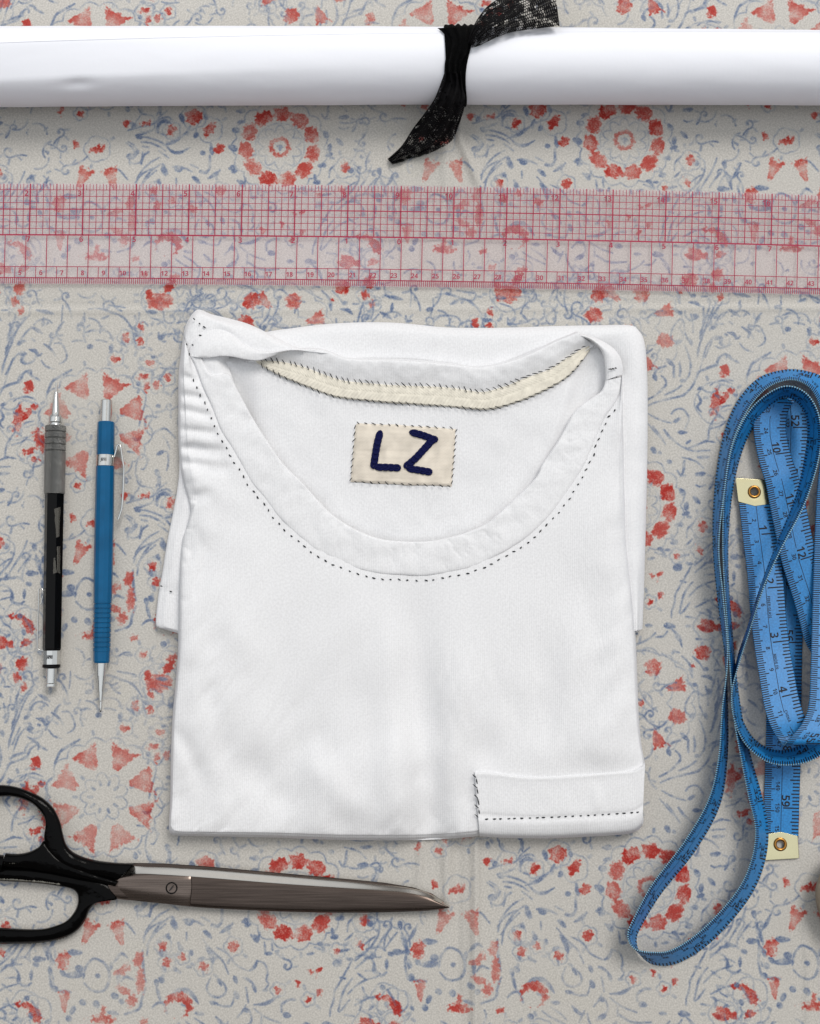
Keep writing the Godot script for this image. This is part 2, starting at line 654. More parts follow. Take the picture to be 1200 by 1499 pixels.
	# the vines, leaves and curls of the block, followed from clear places in the photograph: [breadth, x, y, x, y ...]
	trace(blue, 0, 440, 8.571, 414, 764, 1, [
		[2.2, 120, 180, 70, 350, 40, 480], [2.2, 270, 200, 190, 300, 130, 400, 80, 520], [2.2, 320, 330, 230, 430], [4, 400, 90, 500, 110, 620, 140], [3.5, 490, 190, 480, 300], [4, 340, 310, 420, 350, 480, 390],
		[3, 660, 360, 680, 420, 730, 415], [2.5, 180, 490, 270, 490], [2.5, 350, 460, 390, 490], [4, 320, 600, 400, 620, 440, 680, 480, 650], [3, 510, 530, 570, 570, 630, 630], [2.2, 630, 630, 655, 680],
		[4.5, 180, 660, 250, 670, 230, 740, 300, 780], [2.2, 300, 780, 380, 750], [2.2, 120, 710, 70, 830, 30, 920], [3, 0, 1090, 80, 1050, 190, 1020], [2.2, 640, 520, 720, 520, 770, 590, 800, 680, 780, 740, 710, 780],
		[2.2, 480, 740, 510, 790, 570, 830, 640, 850], [3, 190, 1000, 220, 930, 300, 880, 370, 940, 460, 990], [2.2, 200, 1230, 280, 1205, 380, 1220], [2, 730, 20, 730, 130, 720, 230], [5, 930, 280, 1000, 270], [2.2, 1010, 130, 1015, 240],
		[2.2, 1030, 375, 1100, 355, 1200, 350], [2.5, 860, 495, 940, 480, 1000, 490], [5, 1070, 560, 1110, 560], [3, 560, 1150, 600, 1060, 640, 990, 780, 910, 860, 860]])
	trace(blue, 120, 440, 8.571, 414, 764, 1, [
		[2.6, 40, 80, 170, 70, 330, 120, 450, 165, 540, 250, 600, 340], [3, 210, 200, 290, 165], [4, 600, 380, 650, 410, 730, 400], [3, 610, 430, 640, 520], [2.2, 0, 375, 80, 350, 170, 350, 260, 360, 310, 390, 350, 480],
		[2.2, 140, 475, 200, 480, 270, 500], [4, 310, 560, 340, 620, 310, 640], [3, 480, 420, 470, 500, 530, 570], [3, 640, 560, 690, 580, 750, 570], [2.2, 690, 260, 740, 240, 790, 290], [2.2, 830, 190, 940, 225, 1010, 280, 1025, 330],
		[5, 930, 380, 950, 450, 1030, 370], [2.2, 980, 495, 1020, 495], [3, 1110, 330, 1160, 390, 1200, 440], [4, 780, 110, 900, 120], [2.2, 1000, 110, 1200, 100], [2.2, 290, 20, 500, 60], [4, 700, 720, 740, 720], [4, 850, 690, 880, 700],
		[4, 690, 840, 730, 850], [5, 670, 1030, 700, 1040], [2.2, 610, 960, 640, 910, 690, 860], [2, 960, 830, 1060, 850, 1190, 840], [2.2, 890, 740, 950, 780], [2.2, 950, 985, 980, 990], [2.2, 1100, 1200, 1140, 1130, 1200, 1080]])
	trace(blue, 160, 590, 5, 414, 764, 1, [
		[2.2, 250, 20, 225, 100, 210, 170], [4, 340, 20, 360, 25], [2.2, 260, 200, 255, 120, 285, 95, 350, 105], [3, 285, 100, 350, 105], [2.2, 270, 210, 300, 240, 340, 210, 400, 190, 440, 220, 480, 260],
		[2.2, 390, 250, 420, 290, 440, 340], [3.5, 170, 260, 200, 275, 225, 255], [2.2, 130, 360, 180, 370], [2.2, 190, 540, 195, 460, 220, 390, 260, 390, 275, 440, 250, 490, 230, 490], [2.2, 200, 540, 215, 600, 260, 620],
		[4, 350, 380, 390, 360], [2.2, 390, 360, 425, 370, 430, 450, 420, 500], [5, 345, 500, 355, 530], [2.2, 360, 530, 360, 580, 340, 630], [2.2, 345, 690, 360, 660, 420, 640, 460, 660],
		[2.2, 130, 740, 200, 720, 320, 690, 360, 640, 420, 590], [2.2, 190, 780, 240, 770, 310, 740], [3, 190, 780, 240, 770], [2.2, 220, 790, 290, 800, 370, 830, 430, 870], [2.2, 230, 830, 300, 840, 370, 870, 410, 900],
		[2.2, 130, 830, 180, 860, 205, 910], [5, 150, 960, 180, 930, 205, 900], [2.2, 140, 980, 180, 1000, 230, 980, 240, 910], [2.2, 200, 1110, 240, 1050, 300, 990, 370, 950], [2.2, 215, 1270, 230, 1180, 270, 1100, 310, 1050, 380, 1000],
		[2.2, 190, 1180, 200, 1130], [4, 390, 1000, 400, 1030], [2.2, 330, 1140, 370, 1120], [5, 340, 1230, 350, 1270], [6, 310, 1430, 330, 1450], [2.2, 30, 1040, 70, 1050, 130, 1120]])
	trace(blue, 945, 430, 7.14, 930, 740, 1, [
		[2.2, 800, 30, 720, 170, 660, 330, 600, 500, 570, 650], [3, 640, 100, 650, 200, 640, 300, 610, 400], [3.5, 640, 290, 600, 440], [2.2, 590, 520, 570, 600], [2.2, 510, 180, 530, 260, 530, 370],
		[2.2, 910, 150, 830, 180, 760, 290, 730, 330], [4, 730, 330, 790, 290], [2.2, 740, 430, 690, 490, 650, 580, 620, 690, 600, 760], [2.2, 380, 480, 300, 440, 310, 340, 380, 240, 430, 250, 440, 350, 470, 440, 510, 500],
		[4, 500, 460, 515, 510], [4, 380, 165, 410, 160], [2.2, 310, 110, 380, 170], [4, 340, 490, 390, 460], [2.2, 440, 510, 480, 620, 500, 720, 480, 830, 440, 880], [4, 390, 890, 440, 890], [3, 380, 690, 390, 780, 380, 840],
		[5, 250, 660, 310, 720], [3, 320, 730, 320, 850], [3, 240, 735, 150, 760, 110, 830], [5, 110, 830, 130, 880], [2.8, 190, 840, 230, 880, 230, 940, 130, 1040, 20, 1100], [2.5, 220, 1040, 330, 990, 400, 940],
		[2.8, 30, 1160, 150, 1110, 280, 1080, 420, 1040, 510, 950, 560, 850, 590, 790, 700, 750, 770, 710, 800, 640, 870, 600, 880, 640], [3.5, 720, 740, 770, 720], [2.2, 40, 1240, 150, 1300, 280, 1340],
		[2.5, 290, 1240, 330, 1200, 400, 1190, 450, 1240, 470, 1300, 440, 1370, 430, 1400], [4, 310, 1330, 380, 1290], [4, 360, 1440, 440, 1440], [5, 750, 430, 820, 430], [2.5, 770, 520, 830, 540, 900, 510, 920, 440],
		[3, 870, 390, 890, 400], [2.2, 700, 940, 760, 900, 850, 890, 930, 920], [5, 580, 980, 620, 960], [3, 570, 1040, 600, 1110, 560, 1170, 600, 1220], [2.2, 780, 1230, 830, 1170, 920, 1150], [2.2, 700, 1400, 800, 1370, 860, 1320],
		[2.2, 20, 1330, 100, 1420, 170, 1500]])
	trace(blue, 945, 620, 7.14, 930, 740, 1, [
		[2.2, 90, 20, 150, 100, 220, 210], [3, 210, 60, 260, 130, 320, 180], [2.2, 300, 170, 400, 240, 520, 280, 680, 275], [2.2, 440, 260, 540, 220, 650, 180, 740, 190], [3, 620, 180, 660, 175], [4, 560, 350, 670, 345],
		[3, 440, 200, 480, 170], [2.2, 390, 350, 480, 370, 560, 410, 610, 460], [3, 410, 390, 400, 500, 370, 540], [2.2, 340, 490, 370, 540, 420, 540], [6, 540, 530, 620, 520], [2.2, 530, 640, 570, 660, 630, 640], [5, 510, 770, 560, 830],
		[6, 370, 690, 400, 740], [5, 240, 390, 270, 400], [5, 430, 830, 420, 900], [5, 390, 950, 450, 930], [5, 360, 1050, 370, 1060], [5, 80, 250, 110, 300], [4, 150, 290, 165, 310], [5, 260, 1250, 320, 1240],
		[2.2, 400, 1280, 450, 1240, 480, 1210], [2.2, 590, 1330, 660, 1270, 740, 1230], [3, 610, 1460, 700, 1440], [5, 130, 1310, 170, 1320], [3, 330, 1390, 440, 1370], [4, 300, 1480, 360, 1480]])
	trace(blue, 940, 820, 7.14, 930, 740, 1, [
		[7, 330, 80, 390, 80], [4, 480, 40, 510, 40], [2.2, 800, 20, 680, 20, 600, 80, 540, 130], [2.2, 640, 155, 740, 150, 790, 180], [2.2, 770, 210, 660, 240, 560, 290, 470, 380], [2.2, 780, 410, 680, 420, 580, 470, 540, 490],
		[2.2, 500, 60, 430, 190, 370, 290, 330, 360], [2.2, 510, 230, 430, 340, 390, 450], [3, 390, 220, 440, 230], [2.2, 330, 340, 320, 450, 290, 530, 285, 600], [2.2, 420, 340, 400, 420, 370, 550], [2.2, 480, 440, 430, 510, 380, 560],
		[7, 220, 680, 310, 690], [3.5, 290, 720, 360, 800, 390, 900], [4, 330, 790, 370, 840], [4, 20, 680, 80, 680], [2.2, 120, 800, 200, 790, 240, 740], [2.2, 180, 970, 260, 1020, 390, 1090],
		[2.8, 390, 1000, 450, 1060, 490, 1140, 485, 1210], [3.5, 470, 1130, 490, 1210], [2.2, 320, 950, 360, 960], [5, 600, 720, 640, 710], [3, 540, 820, 590, 820], [2.2, 440, 590, 530, 600], [2.2, 580, 540, 660, 570, 720, 610],
		[2.2, 500, 1000, 560, 1060, 610, 1130], [5, 610, 1130, 650, 1130], [4, 590, 1200, 660, 1210, 710, 1250], [2.2, 540, 1300, 550, 1360, 600, 1400, 680, 1370], [5, 630, 1340, 680, 1360], [2.2, 100, 1240, 120, 1190, 150, 1150],
		[2.2, 720, 1140, 780, 1140]])
	trace(blue, 440, 1330, 6.667, 432, 1315, 1.035, [
		[4, 350, 100, 390, 100], [4, 310, 200, 320, 260], [3, 240, 350, 290, 350], [4, 70, 440, 130, 430], [2.2, 140, 375, 230, 405], [2.2, 460, 220, 470, 140, 530, 80], [7, 670, 140, 690, 150],
		[2.2, 700, 80, 770, 130, 770, 230, 720, 330, 640, 420, 540, 500], [2.2, 900, 90, 860, 200, 800, 300, 750, 380, 730, 420], [2.2, 950, 230, 890, 300, 820, 400], [5, 680, 480, 730, 440], [5, 940, 920, 980, 960],
		[5, 970, 130, 985, 190], [5, 990, 230, 1030, 350, 1050, 420], [6, 910, 420, 1010, 420], [3.5, 1040, 330, 1100, 250, 1150, 150], [5, 1060, 500, 1080, 560], [6, 1080, 640, 1100, 670]])
	trace(blue, 740, 1330, 5.714, 950, 1299, 1.035, [
		[4, 160, 30, 190, 80], [6, 280, 20, 320, 30], [2.2, 490, 50, 550, 60, 590, 0], [3.5, 570, 105, 640, 80, 670, 30], [4, 430, 100, 490, 150], [5, 50, 180, 60, 200], [6, 70, 260, 90, 300], [4, 90, 370, 110, 420],
		[4, 180, 390, 200, 420], [5, 230, 220, 240, 250], [4, 320, 260, 330, 290], [4, 120, 140, 140, 150], [6, 450, 220, 490, 280, 510, 360], [5, 390, 340, 430, 320], [3, 420, 400, 430, 460], [2.2, 420, 160, 500, 260, 590, 340, 640, 450],
		[2.2, 540, 230, 640, 290, 700, 370, 800, 420], [4, 820, 420, 860, 390, 880, 340], [2.2, 880, 340, 940, 360, 970, 430, 960, 500, 980, 530, 950, 570], [2.4, 490, 480, 460, 560, 490, 620, 560, 640, 620, 600, 610, 540, 560, 490],
		[4, 550, 490, 580, 540], [4, 490, 680, 550, 690], [2.2, 550, 700, 660, 710, 690, 640], [7, 700, 600, 720, 640], [4, 690, 470, 710, 520], [3, 770, 480, 800, 490, 840, 520], [5, 850, 530, 870, 590], [2.2, 790, 560, 810, 680],
		[4, 860, 700, 960, 690, 1060, 630], [5, 30, 500, 45, 550], [4, 40, 560, 70, 660], [3, 0, 730, 40, 690, 100, 690, 130, 770], [5, 140, 640, 210, 590, 280, 580, 340, 620, 390, 690], [3, 250, 700, 320, 720], [4, 370, 770, 430, 775],
		[6, 180, 880, 200, 890], [2.2, 290, 840, 360, 890, 440, 930, 480, 950], [2.2, 360, 810, 440, 860, 490, 910], [4, 540, 800, 600, 860, 640, 860], [2.2, 640, 840, 600, 930], [5, 750, 910, 820, 870],
		[2.2, 820, 740, 840, 830, 800, 870], [5, 780, 740, 810, 750], [2.2, 860, 730, 950, 800, 1080, 850], [3, 1090, 760, 1090, 700, 1150, 660, 1200, 660], [6, 1110, 780, 1160, 790], [3, 920, 860, 1040, 930, 1200, 930],
		[2.2, 920, 800, 920, 880], [4, 890, 950, 910, 960], [2.2, 720, 800, 760, 760, 790, 700], [3, 830, 130, 880, 180, 900, 110], [4, 950, 280, 1000, 280], [4, 780, 50, 820, 40], [2.2, 940, 190, 950, 270], [2.2, 1000, 180, 1010, 250]])
	trace(blue, 700, 1230, 5.4545, 950, 1299, 1.035, [
		[5, 60, 20, 70, 60], [4, 340, 0, 345, 90], [5, 110, 210, 130, 180], [5, 330, 250, 330, 190, 380, 150, 440, 170], [2.2, 350, 260, 400, 280], [5, 520, 90, 540, 160], [4, 370, 360, 440, 340, 520, 290, 570, 250],
		[3, 570, 250, 600, 200], [3.5, 400, 370, 460, 420, 530, 420, 600, 380], [5, 640, 290, 660, 260], [5, 730, 100, 740, 130], [4, 150, 290, 190, 295], [2.2, 60, 340, 110, 380, 140, 440], [6, 80, 460, 110, 450], [2.2, 85, 470, 95, 530],
		[3, 190, 520, 210, 450, 250, 420], [2.2, 200, 370, 250, 380], [2.2, 340, 410, 420, 470], [6, 370, 560, 410, 610], [5, 460, 550, 550, 560], [2.2, 550, 555, 620, 590], [2.2, 140, 690, 200, 610, 290, 560],
		[2.2, 170, 750, 230, 660, 320, 580], [5, 780, 350, 790, 440], [3, 770, 450, 770, 560, 740, 590], [4, 690, 590, 730, 600], [4, 760, 650, 810, 620, 860, 580], [5, 640, 640, 680, 680], [2.2, 490, 650, 490, 710],
		[6, 970, 230, 1010, 230], [7, 940, 370, 990, 400], [5, 960, 540, 980, 600], [5, 1030, 680, 1060, 700], [5, 1000, 60, 1060, 60], [5, 1010, 160, 1050, 150], [2.2, 610, 530, 670, 560], [5, 700, 430, 720, 430]])
	trace(blue, 0, 1390, 5.4545, 432, 1315, 1.035, [
		[3, 660, 220, 680, 130, 730, 70, 790, 80, 850, 130, 870, 220, 840, 300, 790, 325, 720, 310, 670, 260], [6, 770, 200, 780, 205], [6, 530, 20, 640, 20], [6, 400, 80, 410, 110], [5, 480, 170, 500, 190], [7, 500, 200, 660, 190],
		[7, 610, 140, 640, 150], [2.2, 420, 230, 410, 190], [7, 430, 300, 440, 310], [4, 460, 320, 560, 330], [7, 590, 450, 570, 490], [6, 650, 400, 670, 420], [6, 540, 520, 555, 545], [6, 760, 410, 780, 440], [6, 900, 350, 930, 370],
		[5, 960, 400, 980, 410], [3, 380, 0, 400, 80, 390, 200, 410, 310], [3, 1160, 300, 1130, 380, 1110, 460, 1000, 500], [3, 1130, 0, 1140, 150, 1160, 250], [4, 880, 100, 880, 150], [4, 940, 160, 940, 270],
		[3, 960, 240, 1000, 210, 1060, 230], [3.5, 900, 100, 960, 30, 1010, 60], [4, 860, 480, 940, 500], [2.5, 0, 140, 50, 125, 110, 145, 140, 190], [4, 140, 190, 140, 260], [3, 150, 260, 200, 285, 240, 260], [4, 240, 160, 240, 230],
		[5, 260, 110, 290, 120], [3, 80, 80, 180, 60, 230, 90], [2.2, 20, 60, 60, 0], [5, 200, 370, 220, 385], [3, 250, 400, 290, 460, 310, 510], [2.2, 50, 380, 70, 430, 130, 470], [3, 0, 470, 40, 490, 30, 550], [5, 240, 500, 250, 530],
		[3, 100, 550, 130, 530], [2.2, 10, 270, 80, 320]])
	# small curls and leaves wherever the block would otherwise be bare
	for k in 900:
		var p := Vector2(rng.randf_range(-405, 125), rng.randf_range(-290, 290))
		var bare := true
		for dy in range(-12, 13, 3):
			for dx in range(-12, 13, 3):
				var i := (CY + int(p.y) + dy) * CW + CX + int(p.x) + dx
				if blue[i] > 60 or red[i] > 60:
					bare = false
		if not bare:
			continue
		if rng.randf() < 0.6:
			curl(blue, p.x, p.y, rng.randf_range(6, 11), rng.randf() * TAU, 1.0 if rng.randf() < 0.5 else -1.0, rng.randf_range(12, 34))
		else:
			var dir := Vector2.from_angle(rng.randf() * TAU)
			var pts: Array = []
			for j in 7:
				pts.append(p + dir * (j * 5.0 - 15.0))
				dir = dir.rotated(0.16)
			line(blue, pts, 1.4, 0.8)
			red_blob(blue, p.x + 6, p.y + 6, 9, 7, rng.randf(), 0, 0.7)
	for k in 26:      # where the shirt covers the block
		curl(blue, rng.randf_range(-160, 10), rng.randf_range(195, 345), rng.randf_range(8, 15), rng.randf() * TAU, 1.0 if rng.randf() < 0.5 else -1.0, rng.randf_range(15, 40))
	return [inked(blue, Color8(128, 144, 168), Color8(78, 98, 138), 0.92), inked(red, Color8(205, 84, 70), Color8(176, 36, 28), 1.0)]


func trace(px: PackedByteArray, ox: float, oy: float, zoom: float, rx: float, ry: float, k: float, strokes: Array):
	for q in strokes:
		var rough: Array = []
		for i in range(1, q.size(), 2):
			rough.append(Vector3((ox + q[i] / zoom - rx) / k, (oy + q[i + 1] / zoom - ry) / k, 0))
		var length := 0.0
		for i in rough.size() - 1:
			length += rough[i].distance_to(rough[i + 1])
		var n := clampi(int(length / 3.0), 4, 50)
		var pts := resample(rough, n)
		var wide: float = q[0] * 0.5 + 0.28
		for i in n:      # the hand-cut line swells and thins
			var f := (i + 0.5) / n
			var w := wide * ((0.78 + 0.3 * sin(PI * f)) if q[0] < 3.2 else (0.35 + 0.85 * sin(PI * f))) * rng.randf_range(0.8, 1.2)
			dab(px, CX + pts[i].x + rng.randf_range(-0.4, 0.4), CY + pts[i].y + rng.randf_range(-0.4, 0.4), CX + pts[i + 1].x, CY + pts[i + 1].y, w, minf(1.0, (0.70 + 0.07 * q[0]) * rng.randf_range(0.85, 1.1)))


func circle(x: float, y: float, r: float, n: int) -> Array:
	var out: Array = []
	for k in n + 1:
		out.append(Vector2(x + cos(TAU * k / n) * r, y + sin(TAU * k / n) * r))
	return out


func inked(mask: PackedByteArray, thin: Color, full: Color, most: float) -> Image:
	var out := PackedByteArray()
	out.resize(mask.size() * 4)
	for i in mask.size():
		var v := mask[i]
		if v:
			var c := thin.lerp(full, v / 255.0)
			out[4 * i] = c.r8
			out[4 * i + 1] = c.g8
			out[4 * i + 2] = c.b8
			out[4 * i + 3] = int(v * most)
	return Image.create_from_data(CW, CH, false, Image.FORMAT_RGBA8, out)


const CLOTH_W := 0.660
const CLOTH_H := 0.531
const TW := 2048
const TH := 1648


func cloth_uv(p: Vector3) -> Vector2:
	return Vector2((p.x + 0.33) / CLOTH_W, (p.z + 0.27) / CLOTH_H)


func table_and_cloth():
	var im := Image.create_empty(TW, TH, false, Image.FORMAT_RGBA8)
	im.fill(Color8(208, 204, 197))
	var stamps: Array = []
	for k in 2:
		stamps.append(print_cell(k))
	# where the printer set the block down, row by row: middles of the rings
	var set_down := [[-98, 225], [410, 215], [914, 205], [1418, 203], [-98, 764], [413, 762], [930, 740], [1446, 736], [-92, 1325], [432, 1315], [950, 1299], [1465, 1296]]
	for k in set_down.size():
		var u := cloth_uv(at(set_down[k][0], set_down[k][1], 0.0))
		for layer in 2:
			for sx in [-1, 0, 1]:
				for sy in [-1, 0, 1]:
					var to := Vector2i(int(u.x * TW) - CX + sx * TW, int(u.y * TH) - CY + sy * TH)
					if to.x < TW and to.y < TH and to.x > -CW and to.y > -CH:
						im.blend_rect(stamps[k % 2][layer], Rect2i(0, 0, CW, CH), to)
	# thin and worn places in the print
	var nz := FastNoiseLite.new()
	nz.seed = 90
	nz.frequency = 0.02
	nz.fractal_octaves = 4
	var small := nz.get_seamless_image(256, 206)
	var d := small.get_data()
	var fade := PackedByteArray()
	fade.resize(d.size() * 4)
	for i in d.size():
		fade[4 * i] = 207
		fade[4 * i + 1] = 202
		fade[4 * i + 2] = 194
		fade[4 * i + 3] = int(clampf((d[i] - 120) * 0.9, 0, 85))
	var fi := Image.create_from_data(256, 206, false, Image.FORMAT_RGBA8, fade)
	fi.resize(TW, TH, Image.INTERPOLATE_CUBIC)
	im.blend_rect(fi, Rect2i(0, 0, TW, TH), Vector2i.ZERO)
	im.convert(Image.FORMAT_RGB8)
	var m := mat(Color.WHITE, 0.95)
	m.albedo_texture = ImageTexture.create_from_image(im)
	m.detail_enabled = true
	m.detail_blend_mode = BaseMaterial3D.BLEND_MODE_MUL
	m.detail_uv_layer = BaseMaterial3D.DETAIL_UV_2
	m.detail_albedo = noise_tex(71, 0.2, 512, 3, 0.80, 1.0)
	m.normal_enabled = true
	m.normal_texture = noise_tex(72, 0.2, 512, 2, 0, 1, 2.5)
	m.normal_scale = 0.0
	var xs := PackedFloat32Array()
	var zs := PackedFloat32Array()
	var x := -0.75
	while x <= 0.7501:
		xs.append(x)
		x += 0.0014 if absf(x) < 0.215 else 0.012
	var z := -0.75
	while z <= 0.5001:
		zs.append(z)
		z += 0.0014 if absf(z) < 0.27 else 0.012
	var P := PackedVector3Array()
	var uv := PackedVector2Array()
	var uv2 := PackedVector2Array()
	for zz in zs:
		for xx in xs:
			var q := Vector3(xx, 0, zz)
			var s := seen(q)
			q.y = cloth_height(s.x, s.y) * MM
			P.append(q)
			uv.append(cloth_uv(q))
			uv2.append(Vector2(xx, zz) / 0.11)
	var g := grid(P, xs.size() - 1, zs.size() - 1, uv)
	var arr := g.surface_get_arrays(0)
	arr[Mesh.ARRAY_TEX_UV2] = uv2
	var mesh := ArrayMesh.new()
	mesh.add_surface_from_arrays(Mesh.PRIMITIVE_TRIANGLES, arr)
	var o := MeshInstance3D.new()
	o.name = "tablecloth"
	o.mesh = mesh
	o.material_override = m
	o.set_meta("label", "cream cotton cloth block printed with red flowers and blue vines under everything")
	o.set_meta("category", "tablecloth")
	add_child(o)
	# unseen wall added on the near side to shade cloth and darken reflections
	var added_wall := MeshInstance3D.new()
	added_wall.name = "added_wall"
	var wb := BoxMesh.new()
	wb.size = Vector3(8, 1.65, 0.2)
	added_wall.mesh = wb
	added_wall.material_override = mat(Color(0.40, 0.38, 0.36), 0.9)
	added_wall.position = Vector3(0, 0.075, 0.62)
	added_wall.set_meta("kind", "structure")
	add_child(added_wall)
	var t := MeshInstance3D.new()
	t.name = "table_top"
	var bx := BoxMesh.new()
	bx.size = Vector3(1.5, 0.03, 1.26)
	t.mesh = bx
	t.material_override = mat(Color(0.42, 0.33, 0.25), 0.7)
	t.position = Vector3(0, -0.0195, -0.12)
	t.set_meta("kind", "structure")
	add_child(t)


func crease(x: float, y: float, x0: float, y0: float, x1: float, y1: float, w: float, amp: float, soft := 30.0) -> float:
	var d := Vector2(x1 - x0, y1 - y0)
	var l := d.length()
	d /= l
	var t := (x - x0) * d.x + (y - y0) * d.y
	var q := absf((x - x0) * d.y - (y - y0) * d.x)
	if q > 3.0 * w or t < -soft or t > l + soft:
		return 0.0
	var e := smoothstep(-soft, soft, t) * (1.0 - smoothstep(l - soft, l + soft, t))
	return amp * e * exp(-q * q / (w * w))


func cloth_height(x: float, y: float) -> float:
	var h := 0.35 * n_big.get_noise_2d(x * 0.7, y * 0.7) + 0.09 * n_mid.get_noise_2d(x, y)
	h += crease(x, y, -400, 457, 1600, 449, 4, 0.9) + crease(x, y, -400, 450, 1600, 442, 5, -0.5)
	h += crease(x, y, 676, 120, 672, 205, 5, 2.4) + crease(x, y, 672, 200, 702, 275, 6, 2.8) + crease(x, y, 650, 150, 655, 300, 8, 1.8) + crease(x, y, 600, 215, 585, 300, 7, 0.8)
	h += crease(x, y, 697, 1150, 694, 1700, 6, 2.6) + crease(x, y, 672, 1180, 668, 1480, 6, -1.4) + crease(x, y, 650, 1150, 655, 1330, 6, 2.2) + crease(x, y, 622, 1180, 612, 1300, 5, 1.6)
	h += crease(x, y, 1182, 1370, 1184, 1700, 4, 1.3) + crease(x, y, 640, 200, 640, 1250, 16, 0.6)
	return h


# ---------------------------------------------------------------- rolled paper and its lace ribbon
func roll_axis(px: float) -> Vector3:
	return at(px, 98.0 + 1.6 * px / 1200.0 - 2.2 * sin(PI * px / 1200.0), 18.0)


func roll_radius(px: float) -> float:
	return lerpf(18.2, 16.9, px / 1200.0)


func paper_roll():
	var o := thing("paper_roll", "long white paper roll tied with black lace, lying above the ruler", "paper roll", at(600, 98, 0))
	# the sheet winds round: two turns and a bit; its free edge runs slantwise along the top
	var nx := 260
	var na := 150
	var P := PackedVector3Array()
	var sheet := func(px: float, k: float, thick: float) -> Vector3:
		var edge := deg_to_rad(lerpf(7.0, 50.0, pow(clampf((px + 60.0) / 1400.0, 0.0, 1.0), 0.8)))   # from straight up towards the far side
		var turn := 1.75 * TAU * (1.0 - k)                              # 0 at the free edge
		var ang := edge + turn
		var r := roll_radius(px) - turn / TAU * 0.05 + thick
		r += 0.02 * exp(-turn * turn / 0.09)
		# a pressed flat just under the free edge and a small dent
		var down := wrapf(ang, -PI, PI)
		if turn > 1.0 and down < edge and down > edge - 0.95:      # the sheet below the free edge lies in a flat
			var chord := r * (cos(0.475) / cos(down - edge + 0.475) - 1.0)
			r += chord * 0.85 * smoothstep(640.0, 20.0, px)
		r -= 0.9 * exp(-pow((px - 122.0 - (down + 0.9) * 40.0) / 22.0, 2.0) - pow((down + 0.85) / 0.13, 2.0))
		r += 0.10 * n_mid.get_noise_2d(px * 0.35, down * 60.0) + 0.06 * n_big.get_noise_2d(px, 40.0 * down)
		var c := roll_axis(px)
		return c + Vector3(0, cos(ang), -sin(ang)) * r * MM
	for j in na + 1:
		for i in nx + 1:
			P.append(sheet.call(-130.0 + 1460.0 * i / nx, j / float(na), 0.0))
	part("rolled_sheet", grid(P, nx, na, PackedVector2Array(), false), M.paper, o)


func lace_tex() -> ImageTexture:
	var w := 512
	var h := 256
	var b := PackedByteArray()
	b.resize(w * h * 4)
	var nz := FastNoiseLite.new()
	nz.seed = 12
	nz.frequency = 0.018
	for y in h:
		for x in w:
			# six-sided net
			var cell := Vector2(12.0, 20.8)
			var q := Vector2(fposmod(x, cell.x), fposmod(y, cell.y))
			var best := 1e9
			var second := 1e9
			for c in [Vector2(0, 0), Vector2(12, 0), Vector2(0, 20.8), Vector2(12, 20.8), Vector2(6, 10.4), Vector2(-6, 10.4), Vector2(18, 10.4), Vector2(6, -10.4), Vector2(6, 31.2)]:
				var d: float = q.distance_to(c)
				if d < best:
					second = best
					best = d
				elif d < second:
					second = d
			var solid := second - best < 3.6
			# leaves and stems worked into the net, and a firm edge
			var v := y / float(h)
			var leaf := nz.get_noise_2d(x, y * 1.3)
			if leaf > -0.12 and fposmod(x + y, 11.0) > 0.9 or absf(leaf + 0.2) < 0.03:
				solid = true
			if v < 0.05 + 0.025 * sin(x * TAU / 64.0) or v > 0.95 - 0.025 * sin(x * TAU / 64.0):
				solid = true
			var i := 4 * (y * w + x)
			b[i] = 10
			b[i + 1] = 9
			b[i + 2] = 11
			b[i + 3] = 255 if solid else 0
	return ImageTexture.create_from_image(Image.create_from_data(w, h, false, Image.FORMAT_RGBA8, b))


func lace_mat(scale: Vector3, tex: ImageTexture) -> StandardMaterial3D:
	var m := mat(Color.WHITE, 0.8)
	m.metallic_specular = 0.25
	m.albedo_texture = tex
	m.transparency = BaseMaterial3D.TRANSPARENCY_ALPHA_SCISSOR
	m.alpha_scissor_threshold = 0.5
	m.cull_mode = BaseMaterial3D.CULL_DISABLED
	m.uv1_scale = scale
	return m


func over_roll(px: float, py: float, lift: float) -> float:   # height of the roll's upper side where the eye meets it, in mm
	var c := roll_axis(px)
	var r := (roll_radius(px) + lift) * MM
	var d := (at(px, py, 0.0) - eye).normalized()
	var oc := Vector2(eye.y - c.y, eye.z - c.z)
	var dd := Vector2(d.y, d.z)
	var b := oc.dot(dd) / dd.length_squared()
	var k := b * b - (oc.length_squared() - r * r) / dd.length_squared()
	if k <= 0.0:
		return 18.0
	var t := -b - sqrt(k)
	return (eye.y + d.y * t) / MM


